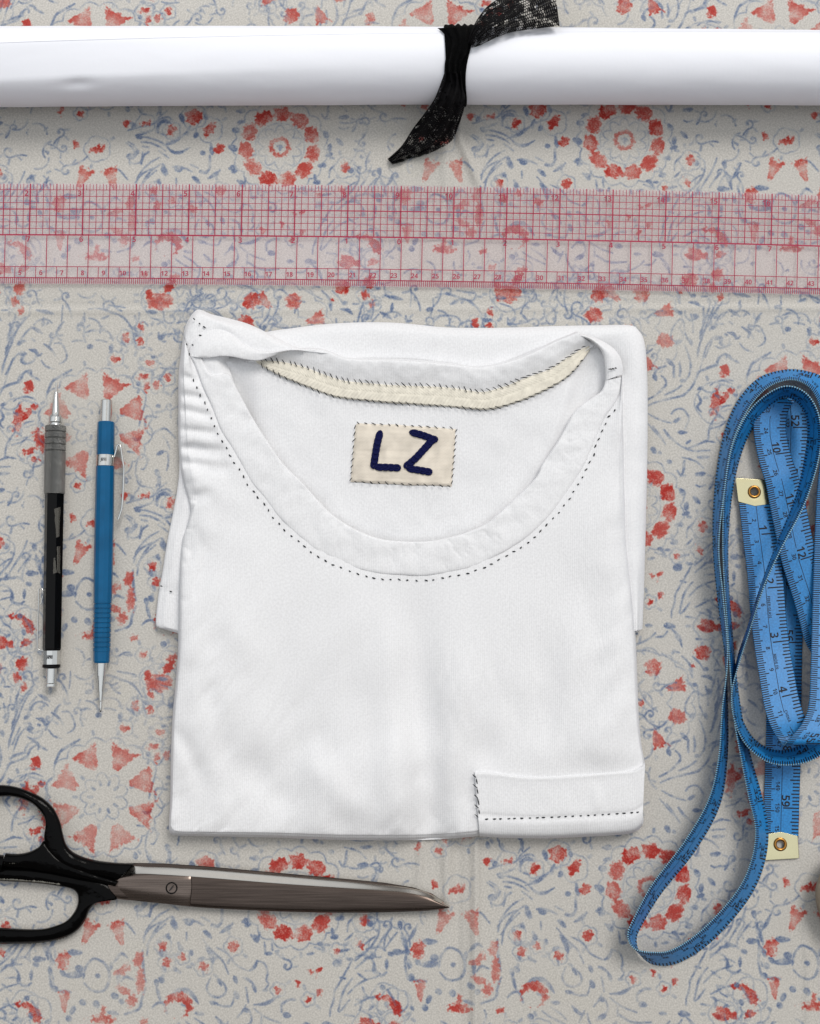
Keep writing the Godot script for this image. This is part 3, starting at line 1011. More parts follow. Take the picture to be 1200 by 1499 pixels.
func lace_ribbon():
	var o := thing("lace_ribbon", "black lace ribbon knotted round the white paper roll", "ribbon", at(665, 98, 0))
	var tex := lace_tex()
	var dense := mat(Color(0.012, 0.012, 0.014), 0.85)
	dense.metallic_specular = 0.2
	dense.normal_enabled = true
	dense.normal_texture = noise_tex(61, 0.12, 128, 2, 0, 1, 6.0)
	triplanar(dense, 120.0)
	# the gathered band round the roll
	var P := PackedVector3Array()
	var nu := 40
	var nv := 90
	for j in nv + 1:
		for i in nu + 1:
			var ang := TAU * j / nv
			var f := i / float(nu)
			var half := 18.0 + 7.0 * smoothstep(0.2, 1.2, sin(ang)) + 3.0 * sin(ang * 3.0)
			var px := 668.0 + (f - 0.5) * 2.0 * half + 6.0 * sin(ang)
			var fold := 0.5 * sin(f * 30.0 + 2.0 * sin(ang * 2.0)) * sin(f * PI)
			P.append(roll_axis(px) + Vector3(0, cos(ang), -sin(ang)) * (roll_radius(px) + 0.9 + fold) * MM)
	part("wrapped_band", grid(P, nu, nv, PackedVector2Array(), false), dense, o)
	# knot
	var ring := func(pts: Array, lift: float) -> Array:
		var out: Array = []
		for p in pts:
			out.append(Vector3(p.x, p.y, over_roll(p.x, p.y, lift)))
		return out
	var folds := func(amount: float, count: float) -> Callable:
		return func(x: float, y: float, v: float) -> float: return amount * sin(v * count + n_big.get_noise_2d(x * 2.0, y * 2.0) * 3.0) + 0.25 * n_small.get_noise_2d(x, y)
	var L := [V(640, 41), V(653, 54), V(654, 72), V(651, 92), V(650, 106)]
	var C := [V(668, 40), V(672, 55), V(670, 74), V(664, 92), V(662, 107)]
	var R := [V(691, 40), V(689, 60), V(687, 76), V(678, 92), V(674, 107)]
	part("knot", loft([ring.call(L, 0.8), ring.call(C, 5.0), ring.call(R, 0.8)], 30, 16, folds.call(0.6, 26.0)), dense, o)
	# hanging tail: from the knot down over the roll and on to the cloth
	var la := [V(651, 104), V(645, 122), V(635, 146), V(618, 170), V(603, 190), V(588, 213), V(567, 233)]
	var lc := [V(662, 104), V(663, 124), V(657, 150), V(645, 180), V(628, 204), V(604, 222), V(571, 237)]
	var lb := [V(675, 104), V(678, 128), V(681, 150), V(671, 185), V(659, 208), V(624, 226), V(574, 241)]
	var hs := [34.5, 35.0, 30.0, 20.0, 11.0, 5.0, 2.5]
	for k in 7:
		la[k].z = (over_roll(la[k].x, la[k].y, 1.2) if k < 2 else hs[k] - 4.0)
		lc[k].z = (over_roll(lc[k].x, lc[k].y, 3.5) if k < 2 else hs[k])
		lb[k].z = (over_roll(lb[k].x, lb[k].y, 1.2) if k < 2 else hs[k] - 4.0)
	la[6].z = 1.5
	lb[6].z = 1.5
	part("tail", loft([la, lc, lb], 90, 20, folds.call(0.9, 24.0)), lace_mat(Vector3(1.2, 0.55, 1), tex), o)
	var inner: Array = []
	for c in [la, lc, lb]:
		var row: Array = []
		for k in 5:
			var p: Vector3 = c[k]
			var q: Vector3 = lc[k]
			row.append(Vector3(lerpf(q.x, p.x, 0.80), lerpf(q.y, p.y, 0.80), p.z - 1.2))
		inner.append(row)
	part("tail_fold", loft(inner, 60, 16, folds.call(0.7, 20.0)), lace_mat(Vector3(1.7, 0.9, 1), tex), o)
	# tail that lies away to the far right, standing off the roll
	var ua := [V(684, 62, 37), V(692, 40, 37), V(704, 20, 33), V(720, 4, 26), V(752, -12, 18), V(800, -26, 12)]
	var ub := [V(690, 66, 39), V(703, 50, 39), V(720, 33, 38), V(745, 20, 35), V(778, 6, 32), V(812, -8, 30)]
	var uc := [V(690, 70, 37.5), V(704, 66, 38), V(724, 56, 38), V(750, 47, 37.5), V(786, 42, 37), V(819, 38, 37)]
	part("upper_tail", loft([ua, ub, uc], 80, 20, folds.call(0.7, 16.0)), lace_mat(Vector3(1.0, 0.7, 1), tex), o)
	var fa := [V(686, 58, 38), V(694, 40, 38.5), V(708, 22, 36), V(728, 8, 31), V(756, -6, 26)]
	var fb := [V(690, 66, 40), V(704, 52, 40), V(722, 38, 39.5), V(744, 28, 37), V(768, 16, 34)]
	part("upper_tail_fold", loft([fa, fb], 60, 20, folds.call(0.6, 22.0)), lace_mat(Vector3(1.3, 1.1, 1), tex), o)


# ---------------------------------------------------------------- clear ruler
var ruler_mid: Curve3D


func on_ruler(s: float, t: float, h: float) -> Vector3:   # s in inches along, t from 0 (inch edge) to 1 (centimetre edge), h in mm
	var px := 44.5 + (s - 2.0) * 77.55
	var f := px / 1200.0
	var top := 268.0 + 2.0 * f + 15.0 * pow(maxf(f, 0.0), 2.6)
	var bottom := 416.0 + 3.0 * f + 13.2 * pow(maxf(f, 0.0), 2.0)
	return at(px - 3.4 * t, lerpf(top, bottom, t), h)


func ruler():
	var o := thing("clear_ruler", "transparent plastic ruler with dark pink grid, lying below the paper roll", "ruler", on_ruler(9, 0.5, 0))
	var n := 90
	var lift := 0.9
	var thick := 1.3
	var P := PackedVector3Array()
	var loop := [Vector2(0.004, lift), Vector2(0.0, lift + 0.15), Vector2(0.0, lift + thick - 0.2), Vector2(0.005, lift + thick), Vector2(0.995, lift + thick), Vector2(1.0, lift + thick - 0.2), Vector2(1.0, lift + 0.15), Vector2(0.996, lift), Vector2(0.004, lift)]
	var st := SurfaceTool.new()
	st.begin(Mesh.PRIMITIVE_TRIANGLES)
	for k in loop.size() - 1:
		for i in n:
			var s0 := 18.25 * i / n - 0.12
			var s1 := 18.25 * (i + 1) / n - 0.12
			var q := [on_ruler(s0, loop[k].x, loop[k].y), on_ruler(s1, loop[k].x, loop[k].y), on_ruler(s1, loop[k + 1].x, loop[k + 1].y), on_ruler(s0, loop[k + 1].x, loop[k + 1].y)]
			st.set_smooth_group(k)
			for j in [0, 1, 2, 0, 2, 3]:
				st.add_vertex(q[j])
	for e in [-0.12, 18.13]:
		var c := on_ruler(e, 0.5, lift + 0.6)
		st.set_smooth_group(20)
		for k in loop.size() - 1:
			var q := [c, on_ruler(e, loop[k].x, loop[k].y), on_ruler(e, loop[k + 1].x, loop[k + 1].y)]
			for j in ([0, 1, 2] if e > 0.0 else [0, 2, 1]):
				st.add_vertex(q[j])
	st.generate_normals()
	part("clear_strip", st.commit(), M.clear, o)
	# the print: lines and figures on the face
	var pr := SurfaceTool.new()
	pr.begin(Mesh.PRIMITIVE_TRIANGLES)
	var ink_h := lift + thick + 0.04
	var mark := func(s0: float, t0: float, s1: float, t1: float):
		var q := [on_ruler(s0, t0, ink_h), on_ruler(s1, t0, ink_h), on_ruler(s1, t1, ink_h), on_ruler(s0, t1, ink_h)]
		for j in [0, 1, 2, 0, 2, 3]:
			pr.set_normal(Vector3.UP)
			pr.add_vertex(q[j])
	var vline := func(s: float, t0: float, t1: float, w: float): mark.call(s - w / 2.0, t0, s + w / 2.0, t1)
	var hline := func(t: float, w: float):
		for i in 36:
			mark.call(i * 0.5, t - w / 2.0, i * 0.5 + 0.5, t + w / 2.0)
	var write := func(text: String, s: float, t: float, size: float):
		var g := glyphs(text)
		for i in range(0, g.size(), 3):
			for j in 3:
				var p := g[i + j] * size
				pr.set_normal(Vector3.UP)
				pr.add_vertex(on_ruler(s + p.x, t - p.y * 0.52, ink_h))
	for k in 18 * 16 + 1:
		var s := k / 16.0
		if k % 2:
			vline.call(s, 0.012, 0.066, 0.010)
		else:
			var w := 0.025 if k % 16 == 0 else 0.019 if k % 8 == 0 else 0.0115
			vline.call(s, 0.006, 0.51, w)
	for k in 8:
		hline.call(0.066 + k * 0.0635, 0.011 if k == 3 else 0.014 if k == 7 else 0.006)
	hline.call(0.825, 0.007)
	hline.call(0.935, 0.010)
	for k in 458:
		var s := k / 25.4 - 0.03
		if s > 0.0 and s < 18.0:
			vline.call(s, 0.935, 0.992, 0.0125)
			if k % 10 == 0:
				vline.call(s, 0.515, 0.935, 0.015)
				if k >= 10:
					write.call(str(k / 10), s - (0.10 if k < 100 else 0.13), 0.885, 0.088)
			elif k % 5 == 0:
				vline.call(s, 0.825, 0.935, 0.012)
	for k in range(1, 18):
		write.call(str(k), k - (0.07 if k < 10 else 0.10), 0.098, 0.10)
		write.call(str(absi(k - 9)), k - 0.02, 0.552, 0.10)
	part("printed_scale", pr.commit(), M.red_ink, o)


# ---------------------------------------------------------------- folded shirt
const SEAM := [277, 520, 285, 534, 296, 563, 309, 591, 324, 629, 339, 653, 353, 677, 369, 705, 388, 728, 410, 757, 435, 781, 461, 803, 492, 819, 524, 832, 556, 839, 588, 841, 621, 842, 656, 837, 688, 830, 716, 818, 745, 803, 773, 784, 802, 756, 827, 724, 849, 690, 862, 664, 873, 636, 885, 610, 897, 593, 906, 576, 910, 552]
const NECK := [296, 524, 301, 536, 309, 547, 321, 549, 335, 547, 347, 569, 369, 610, 391, 645, 416, 680, 442, 706, 467, 734, 489, 755, 521, 775, 556, 788, 588, 792, 627, 792, 662, 785, 688, 777, 716, 763, 745, 737, 770, 714, 786, 696, 793, 680, 808, 658, 824, 632, 837, 607, 849, 594, 866, 582, 880, 572, 886, 557]
const SIDE := [268, 491, 264, 522, 261, 552, 261, 600, 261, 640, 263, 676, 269, 712, 277, 742, 277, 755, 270, 780, 265, 798, 262, 853, 261, 917, 260, 960, 256, 1010, 252, 1055, 250, 1110, 249, 1170, 247, 1208, 249, 1219, 260, 1223, 300, 1224, 400, 1226, 480, 1229, 560, 1230, 630, 1229, 690, 1225, 702, 1223, 750, 1226, 800, 1226, 880, 1223, 925, 1218, 938, 1211, 942, 1200, 939, 1182, 940, 1150, 944, 1122, 939, 1092, 935, 1050, 933, 1000, 930, 930, 926, 880, 921, 830, 917, 790, 914, 700, 912, 620, 911, 575, 911, 548]
const TWILL_TOP := [362, 526, 385, 527, 410, 529, 442, 536, 473, 547, 505, 557, 537, 560, 568, 563, 600, 564, 630, 565, 659, 567, 685, 571, 707, 573, 738, 565, 770, 552, 802, 541, 833, 522, 861, 503]
const TWILL_LOW := [374, 530, 394, 542, 416, 553, 448, 566, 489, 581, 537, 587, 570, 590, 600, 592, 643, 595, 680, 598, 713, 600, 745, 593, 783, 579, 821, 559, 843, 540, 864, 512]


func wrinkle_body(x: float, y: float, v: float) -> float:
	var inside := smoothstep(1.0, 0.72, v) * smoothstep(0.16, 0.46, v)
	var h := 2.0 * n_big.get_noise_2d(x * 0.8, y * 0.45) + 0.38 * n_mid.get_noise_2d(x * 0.7 + y * 0.3, y * 0.5) + 0.22 * fine(x, y) * smoothstep(800.0, 680.0, x)
	# long soft folds
	h += crease(x, y, 606, 870, 630, 1260, 28, -3.0, 60) + crease(x, y, 668, 960, 664, 1230, 20, 0.55, 50) + crease(x, y, 562, 900, 584, 1215, 30, 1.3, 50)
	h += crease(x, y, 330, 910, 400, 985, 18, 0.7, 25) + crease(x, y, 300, 990, 340, 1130, 16, -0.8, 30) + crease(x, y, 262, 1070, 300, 1150, 10, -0.9, 15)
	h += crease(x, y, 450, 1120, 540, 1200, 22, 0.9, 30) + crease(x, y, 360, 1120, 430, 1180, 24, -0.7, 30) + crease(x, y, 820, 880, 850, 1090, 30, 0.7, 60) + crease(x, y, 740, 1000, 760, 1110, 26, -0.5, 40)
	h += crease(x, y, 275, 655, 330, 665, 9, -1.0, 14) + crease(x, y, 270, 690, 360, 742, 15, 0.8, 25) + crease(x, y, 280, 728, 310, 722, 8, -0.9, 10) + crease(x, y, 340, 700, 430, 800, 14, -0.6, 25)
	h += crease(x, y, 285, 770, 380, 800, 20, 0.6, 30) + crease(x, y, 540, 870, 480, 960, 22, 0.6, 40) + crease(x, y, 740, 840, 700, 900, 20, 0.5, 30)
	h += 0.05 * n_small.get_noise_2d(x * 0.7, y * 0.7)
	return h * 2.2 * inside * lerpf(1.0, 0.2, smoothstep(680.0, 700.0, x) * smoothstep(1100.0, 1130.0, y)) + pucker(x, y) * 2.3 * smoothstep(1.0, 0.8, v)


func fine(x: float, y: float) -> float:   # narrow, sharp little creases that wander
	var a := absf(n_mid.get_noise_2d(x * 0.55 + y * 0.35 + 500, y * 0.6 - x * 0.2))
	return -exp(-a * a / 0.014) * smoothstep(-0.1, 0.35, n_big.get_noise_2d(x + 900, y * 0.9))


func pucker(x: float, y: float) -> float:   # gathers along the stitched seam at the left
	if x > 420.0:
		return 0.0
	var h := 0.0
	for k in 6:
		var y0 := 545.0 + k * 26.0
		h += crease(x, y, 262, y0 + 4 + 3 * sin(k * 2.2), 286 + k * 10.0, y0 + 12, 6.0, -0.75, 8)
	return h


func stitch_mesh(length: float, radius: float) -> ArrayMesh:
	var pts := PackedVector3Array()
	var rr := PackedFloat32Array()
	for k in 6:
		var f := k / 5.0
		pts.append(Vector3((f - 0.5) * length, sin(f * PI) * radius * 1.3, 0) * MM)
		rr.append(radius * MM * (0.35 + 0.65 * sin(PI * clampf(f, 0.12, 0.88))))
	return tube(pts, radius * MM, 6, false, 0.8, rr)


func stitch(parent: Node3D, mesh: ArrayMesh, px: float, py: float, h: float, ang: float):
	var o := MeshInstance3D.new()
	o.name = "stitch"
	o.mesh = mesh
	o.material_override = M.thread
	parent.add_child(o, true)
	var shift := Vector3.ZERO if parent is MeshInstance3D else -parent.position
	o.transform = Transform3D(Basis(Vector3.UP, -ang).scaled_local(Vector3(rng.randf_range(0.7, 1.2), 1, rng.randf_range(0.85, 1.15))), at(px, py, h) + shift)


func t_shirt():
	var o := thing("folded_t_shirt", "folded white t-shirt with hand-stitched neck and letters LZ on a cream label", "t-shirt", at(600, 860, 0))
	# the back of the shirt with the sleeves, folded behind
	var left := flat([300, 492, 268, 530, 262, 600, 262, 690, 254, 745, 245, 790, 237, 840, 232, 868, 228, 905, 229, 917, 240, 921, 263, 928], 3.0)
	var right := flat([930, 478, 943, 500, 947, 540, 948, 600, 947, 700, 945, 770, 943, 820, 943, 850, 941, 862, 941, 905, 940, 918, 934, 924, 926, 928], 3.0)
	var lr := resample(left, 90)
	var rr := resample(right, 90)
	var cols: Array = []
	cols.append(inset(lr, rr, 5, 0.1, 0.3))
	cols.append(lr)
	cols.append(inset(lr, rr, 6, 0.1, 5.6))
	cols.append(inset(lr, rr, 40, 0.1, 6.6))
	cols.append(mixed(lr, rr, 0.3, 2.5))
	cols.append(mixed(lr, rr, 0.7, 2.5))
	cols.append(inset(rr, lr, 40, 0.1, 6.8))
	cols.append(inset(rr, lr, 7, 0.1, 5.4))
	cols.append(rr)
	cols.append(inset(rr, lr, 5, 0.1, 0.3))
	part("back_and_sleeves", loft(cols, 90, 6, func(x, y, v): return 0.7 * n_big.get_noise_2d(x, y) + 0.25 * n_mid.get_noise_2d(x, y) + crease(x, y, 236, 862, 262, 868, 5, -0.5, 8)), M.shirt, o)
	# the yoke of the back, seen above the neck; its top edge is a soft fold
	var top := flat([372, 489, 400, 484, 430, 480, 470, 475, 520, 472, 570, 472, 610, 475, 650, 479, 700, 480, 760, 479, 820, 477, 880, 476, 922, 476, 934, 483, 943, 500, 947, 545, 948, 620, 947, 700, 945, 780, 943, 850, 941, 905, 940, 921], 4.5)
	var tr := resample(top, 170)
	var low := resample(flat([372, 545, 440, 552, 520, 560, 600, 566, 700, 570, 760, 556, 836, 530, 882, 512, 902, 528, 902, 570, 900, 610, 903, 700, 908, 800, 915, 850, 921, 905, 923, 925], 8.0), 170)
	part("back_yoke", loft([inset(tr, low, 6, 0.3, 0.8), tr, inset(tr, low, 6, 0.3, 8.2), inset(tr, low, 22, 0.5, 10.0), low], 170, 8, func(x, y, v): return (0.8 * n_big.get_noise_2d(x, y * 1.4 + 90) + 0.3 * n_mid.get_noise_2d(x * 0.8, y) + crease(x, y, 640, 484, 638, 540, 7, 0.4, 12)) * smoothstep(0.1, 0.5, v)), M.shirt, o)
	# inside of the back, seen through the neck
	var neck := resample(flat(NECK, 9.0), 200)
	var seam := resample(flat(SEAM, 13.0), 200)
	var inside_top := resample([V(288, 518, 8.5), V(320, 518, 7), V(362, 521, 8.5), V(410, 533, 10), V(505, 564, 10.5), V(600, 572, 10.8), V(707, 580, 10.5), V(802, 547, 10), V(850, 512, 8), V(872, 500, 7), V(890, 520, 7)], 200)
	var under := inset(neck, seam, 14, 0.6, 6.5)
	var kept_inside := [PackedVector3Array()]
	part("inside_back", loft([inside_top, mixed(inside_top, under, 0.25, 9.6), mixed(inside_top, under, 0.6, 8.6), mixed(inside_top, under, 0.9, 7.4), under], 200, 10, func(x, y, v):
		return (0.9 * n_big.get_noise_2d(x * 1.1 + 300, y * 1.1) + 0.28 * n_mid.get_noise_2d(x, y + 200) + 0.3 * fine(x * 1.3 + 80, y * 1.3) * smoothstep(715.0, 740.0, y) + crease(x, y, 350, 545, 365, 640, 18, -2.2, 25) + crease(x, y, 860, 525, 845, 600, 15, -2.4, 20) + crease(x, y, 835, 560, 800, 660, 8, 0.8, 25) + crease(x, y, 470, 560, 500, 625, 18, 0.6, 20) + crease(x, y, 690, 640, 760, 640, 22, 0.6, 25)) * smoothstep(0.0, 0.1, v) , kept_inside), M.inner, o)
	# front of the body
	var side := resample(flat(SIDE, 5.0), 420)
	var seam4 := resample(flat(SEAM, 13.0), 420)
	var neck4 := resample(flat(NECK, 9.0), 420)
	var kept := [PackedVector3Array()]
	var body_rows := [inset(seam4, neck4, 7, 0.4, 11.0), inset(seam4, neck4, 1, 0.1, 12.2), inset(seam4, side, 6, 0.25, 13.6), mixed(seam4, side, 0.4, 14.2), mixed(seam4, side, 0.72, 14.0), inset(side, seam4, 20, 0.40, 13.3), inset(side, seam4, 6, 0.2, 11.6), inset(side, seam4, 1.2, 0.08, 8.4), side, inset(side, seam4, 5, 0.1, 0.5)]
	part("front_body", loft(body_rows, 420, 9, wrinkle_body, kept), M.shirt, o)
	# neckband on the front
	var band_wr := func(x: float, y: float, v: float) -> float:
		return (0.55 * n_mid.get_noise_2d(x * 1.2, y * 1.2 + 50) + 0.6 * n_big.get_noise_2d(x * 2.0, y * 2.0) + 0.4 * fine(x * 1.5, y * 1.5)) * sin(PI * clampf(v, 0, 1))
	var kept_band := [PackedVector3Array()]
	var band := part("neckband", loft([inset(seam4, neck4, -0.6, 0.1, 11.6), inset(seam4, neck4, 1.6, 0.1, 14.0), mixed(seam4, neck4, 0.5, 14.5), inset(neck4, seam4, 5, 0.25, 14.5), inset(neck4, seam4, 1.5, 0.1, 14.0), inset(neck4, seam4, 0.5, 0.1, 12.6), inset(neck4, seam4, 6, 0.3, 9.8)], 420, 5, band_wr, kept_band), M.shirt, o)
	# the band where it goes over the right shoulder
	var out_r := [V(911, 548, 12.5), V(911, 534, 13), V(906, 520, 13.5), V(893, 506, 13.5), V(868, 493, 13), V(845, 487, 12.5)]
	var mid_r := [V(899, 552, 15.5), V(898, 537, 16), V(894, 521, 16.5), V(880, 506, 16.5), V(862, 494, 15.5), V(842, 489, 14.5)]
	var in_r := [V(886, 557, 13.5), V(886, 541, 14), V(882, 518, 14.5), V(871, 503, 14.5), V(857, 495, 14), V(841, 492, 13.5)]
	var low_r := [V(888, 557, 8), V(888, 541, 7.5), V(885, 518, 7.5), V(873, 504, 8), V(858, 496, 9), V(842, 493, 10)]
	var shoulder_band := part("neckband_at_shoulder", loft([out_r, mid_r, in_r, low_r], 60, 8), M.shirt, o)
	# the band across the back, tipped towards the viewer
	var bt := resample([V(846, 487, 14.5), V(814, 500, 15), V(783, 515, 15), V(751, 528, 14.5), V(707, 538, 14), V(675, 536, 14), V(628, 531, 14), V(580, 528, 14), V(537, 527, 14), V(505, 525, 14), V(489, 519, 14.5), V(467, 512, 15), V(440, 511, 15.5), V(412, 514, 15.2), V(396, 519, 14.5)], 150)
	var bl := resample([V(866, 504, 10), V(833, 524, 10.5), V(802, 543, 11), V(770, 554, 11.2), V(738, 567, 11.2), V(707, 575, 11.2), V(659, 569, 11.2), V(600, 566, 11.2), V(537, 562, 11.2), V(505, 559, 11.2), V(473, 549, 11.2), V(442, 538, 11), V(405, 530, 11), V(376, 529, 10.5), V(360, 529, 10)], 150)
	part("back_neckband", loft([inset(bt, bl, -3, 0.1, 9.5), inset(bt, bl, -1, 0.1, 13.2), inset(bt, bl, 2, 0.1, 14.8), mixed(bt, bl, 0.5, 13.6), bl, inset(bl, bt, -4, 0.2, 10.4)], 150, 6, func(x, y, v): return (0.55 * n_mid.get_noise_2d(x * 1.3, y * 1.3) + 0.5 * n_big.get_noise_2d(x * 2, y * 2)) * sin(PI * v)), M.shirt, o)
	# the left shoulder, with the band folded over on itself
	var K := [V(268, 492, 5), V(271, 478, 5), V(280, 461, 5), V(291, 453, 5), V(310, 460, 6), V(335, 466, 7), V(360, 473, 8), V(381, 482, 9.5), V(402, 493, 11), V(425, 504, 12), V(450, 513, 12.5), V(489, 519, 13)]
	var Q := [V(275, 523, 12), V(279, 508, 12.5), V(286, 498, 13), V(295, 490, 13), V(306, 485, 13), V(320, 483, 13), V(333, 486, 13.4), V(344, 493, 13.6), V(357, 503, 14), V(374, 511, 14.6), V(400, 514, 15), V(430, 513, 15), V(470, 516, 14.4)]
	var Kr := resample(K, 100)
	var Qr := resample(Q, 100)
	var km := inset(Kr, Qr, 7, 0.35, 0)
	var kl := mixed(Kr, Qr, 0.65, 0)
	var k0 := inset(Kr, Qr, 4, 0.2, 0)
	for i in 101:
		km[i].z = lerpf(Kr[i].z, Qr[i].z, 0.6) + 1.2
		kl[i].z = lerpf(Kr[i].z, Qr[i].z, 0.9) + 0.6
		k0[i].z = 1.0 + 6.0 * i / 100.0
	part("left_shoulder", loft([k0, Kr, km, kl, Qr], 100, 8, func(x, y, v): return (0.4 * n_mid.get_noise_2d(x * 1.2, y * 1.2) + crease(x, y, 300, 458, 372, 505, 6, 0.6, 12)) * sin(PI * v)), M.shirt, o)
	var lip := [V(296, 524, 15), V(306, 523, 16), V(322, 520.5, 16.5), V(338, 521, 16.8), V(358, 525, 16.8), V(377, 527, 16.6), V(393, 523, 16.4), V(410, 517, 16.2), V(430, 512, 16), V(446, 514, 15.5)]
	var arc := [V(276, 521, 13), V(280, 508, 13.4), V(286, 498, 13.6), V(295, 490.5, 13.6), V(306, 486, 13.6), V(320, 484, 13.6), V(333, 487, 14), V(345, 494, 14.2), V(360, 505, 14.6), V(378, 512, 15.2), V(404, 514, 15.4), V(440, 512, 15.4)]
	var ar := resample(arc, 100)
	var pr := resample(lip, 100)
	var mid := mixed(ar, pr, 0.5, 0)
	for i in 101:
		mid[i].z = (ar[i].z + pr[i].z) * 0.5 + 1.6
	part("folded_neckband", loft([inset(ar, pr, -2, 0.1, 12.0), ar, mid, pr, inset(pr, ar, 1.0, 0.1, 14.6), inset(pr, ar, 5, 0.3, 11.5)], 100, 7, func(x, y, v): return 0.3 * n_mid.get_noise_2d(x * 1.4, y * 1.4) * sin(PI * v)), M.shirt, o)
	# a turned-up edge of the folded band that shows in the hollow below it
	part("band_lining", loft([[V(290, 524, 12.5), V(298, 538, 12.5), V(302, 553, 12.5)], [V(303, 522, 13.6), V(309, 536, 13.8), V(314, 553, 12.8)], [V(320, 520, 13.2), V(321, 534, 13.0), V(325, 555, 12.6)], [V(336, 522, 9.5), V(334, 534, 9.0), V(341, 556, 11)]], 24, 8), M.inner, o)
	# turned-up hem at the lower right
	var hem_top := resample(flat([695, 1132, 720, 1132, 760, 1137, 800, 1138, 850, 1135, 900, 1131, 928, 1128, 944, 1119], 14.6), 90)
	var hem_low := resample(flat([702, 1224, 730, 1226, 770, 1227, 810, 1227, 850, 1225, 890, 1223, 925, 1219, 940, 1209], 5.8), 90)
	var kept_hem := [PackedVector3Array()]
	var hem := part("hem_band", loft([inset(hem_top, hem_low, -2.5, 0.1, 13.2), hem_top, inset(hem_top, hem_low, 2, 0.1, 15.2), inset(hem_top, hem_low, 12, 0.2, 15.0), mixed(hem_top, hem_low, 0.55, 15.1), mixed(hem_top, hem_low, 0.66, 14.5), mixed(hem_top, hem_low, 0.78, 14.7), inset(hem_low, hem_top, 6, 0.2, 12.9), inset(hem_low, hem_top, 1.2, 0.08, 9.4), hem_low, inset(hem_low, hem_top, 5, 0.1, 0.6)], 90, 5, func(x, y, v): return (0.4 * n_big.get_noise_2d(x * 1.4, y * 1.4) + 0.25 * n_mid.get_noise_2d(x, y) + crease(x, y, 868, 1150, 876, 1180, 8, 0.6, 10)) * sin(PI * v), kept_hem), M.shirt, o)
	# herringbone tape over the back seam
	var wt := resample(flat(TWILL_TOP, 0), 300)
	var wl := resample(flat(TWILL_LOW, 0), 300)
	var P := PackedVector3Array()
	var nv := 20
	for j in nv + 1:
		var v := j / float(nv)
		for i in 301:
			var q := wt[i].lerp(wl[i], v)
			var f := i / 300.0
			var ends := smoothstep(0.0, 0.05, f) * (1.0 - smoothstep(0.94, 1.0, f))
			var chev := sin(TAU * (i * 1.68 / 5.2 + absf(v - 0.5) * 30.0 / 5.5))
			var h := lerpf(11.7, 11.2, v) + 0.55 * pow(sin(PI * clampf(v, 0.0, 1.0)), 0.3) + 0.13 * chev + 0.3 * n_mid.get_noise_2d(q.x, q.y) - 2.0 * (1.0 - ends)
			if absf(v - 0.5) < 0.05:
				h -= 0.12
			if j == 0 or j == nv:
				h -= 0.9
			P.append(at(q.x, q.y, h))
	var twill := part("herringbone_tape", grid(P, 300, nv), M.twill, o)
	# stitches of dark thread
	var long := stitch_mesh(2.7, 0.24)
	var dot := stitch_mesh(1.25, 0.32)
	var mid_len := stitch_mesh(1.9, 0.24)
	rng.seed = 4
	var n := 58
	var t1 := resample(flat(TWILL_TOP, 0), n)
	var t2 := resample(flat(TWILL_LOW, 0), 52)
	for i in range(2, n):
		var d := t1[mini(i + 1, n)] - t1[i - 1]
		stitch(twill, long, t1[i].x + rng.randf_range(-1, 1), t1[i].y - 0.5, 12.6, atan2(d.y, d.x) + deg_to_rad(48 + rng.randf_range(-10, 12) if i < 46 else 18.0))
	for i in range(1, 51):
		var d := t2[i + 1] - t2[i - 1]
		stitch(twill, long if i < 46 else dot, t2[i].x + rng.randf_range(-1, 1), t2[i].y - 0.5, 12.1, atan2(d.y, d.x) + deg_to_rad(36 + rng.randf_range(-10, 12) if i < 38 else 30.0))
	var ns := resample(flat(SEAM, 0), 78)
	for i in range(3, 75):
		var d := ns[i + 1] - ns[i - 1]
		var out := Vector2(-d.y, d.x).normalized()
		var far := 8.0 if i < 66 else 6.0
		var x := ns[i].x + out.x * far + rng.randf_range(-1.6, 1.6)
		var y := ns[i].y + out.y * far + rng.randf_range(-0.8, 0.8)
		stitch(band, dot, x, y, surface_height(kept[0], x, y) + 0.1, atan2(d.y, d.x) + rng.randf_range(-0.3, 0.6))
	for q in [[273, 504, 0.9], [282, 505, 0.7], [284, 467, 0.8], [292, 474, 0.6], [299, 479, 0.6], [293, 491, 0.3], [277, 519, 1.6]]:
		stitch(o, dot, q[0], q[1], 13.6, q[2])
	for q in [[893, 540.5, 0.0], [897, 540, 0.0], [901, 539, 0.1]]:
		stitch(o, dot, q[0], q[1], 16.6, q[2])
	for q in [[236, 858, 0.3], [250, 866, 0.3], [933, 864, 0.3]]:
		stitch(o, dot, q[0], q[1], 6.6, q[2])
	for i in 22:
		var x := 712.0 + i * 10.6
		var y := 1199.0 - 0.2 * i - 6.0 * pow(i / 21.0, 2.0)
		stitch(hem, dot, x + rng.randf_range(-1.5, 1.5), y, surface_height(kept_hem[0], x, y) + 0.08, -0.05 + rng.randf_range(-0.15, 0.15))
	for i in 12:
		var y := 1136.0 + i * 7.4
		var x := 695.0 + 0.075 * (y - 1133.0)
		stitch(hem, long, x + (2.0 if i % 2 else -1.0), y, 15.3 - 5.6 * pow(i / 11.0, 5.0), 1.35 if i % 2 else 0.7)
	# the label
	var c := [V(520, 619), V(668, 627), V(661, 712), V(513, 705)]
	var lp := PackedVector3Array()
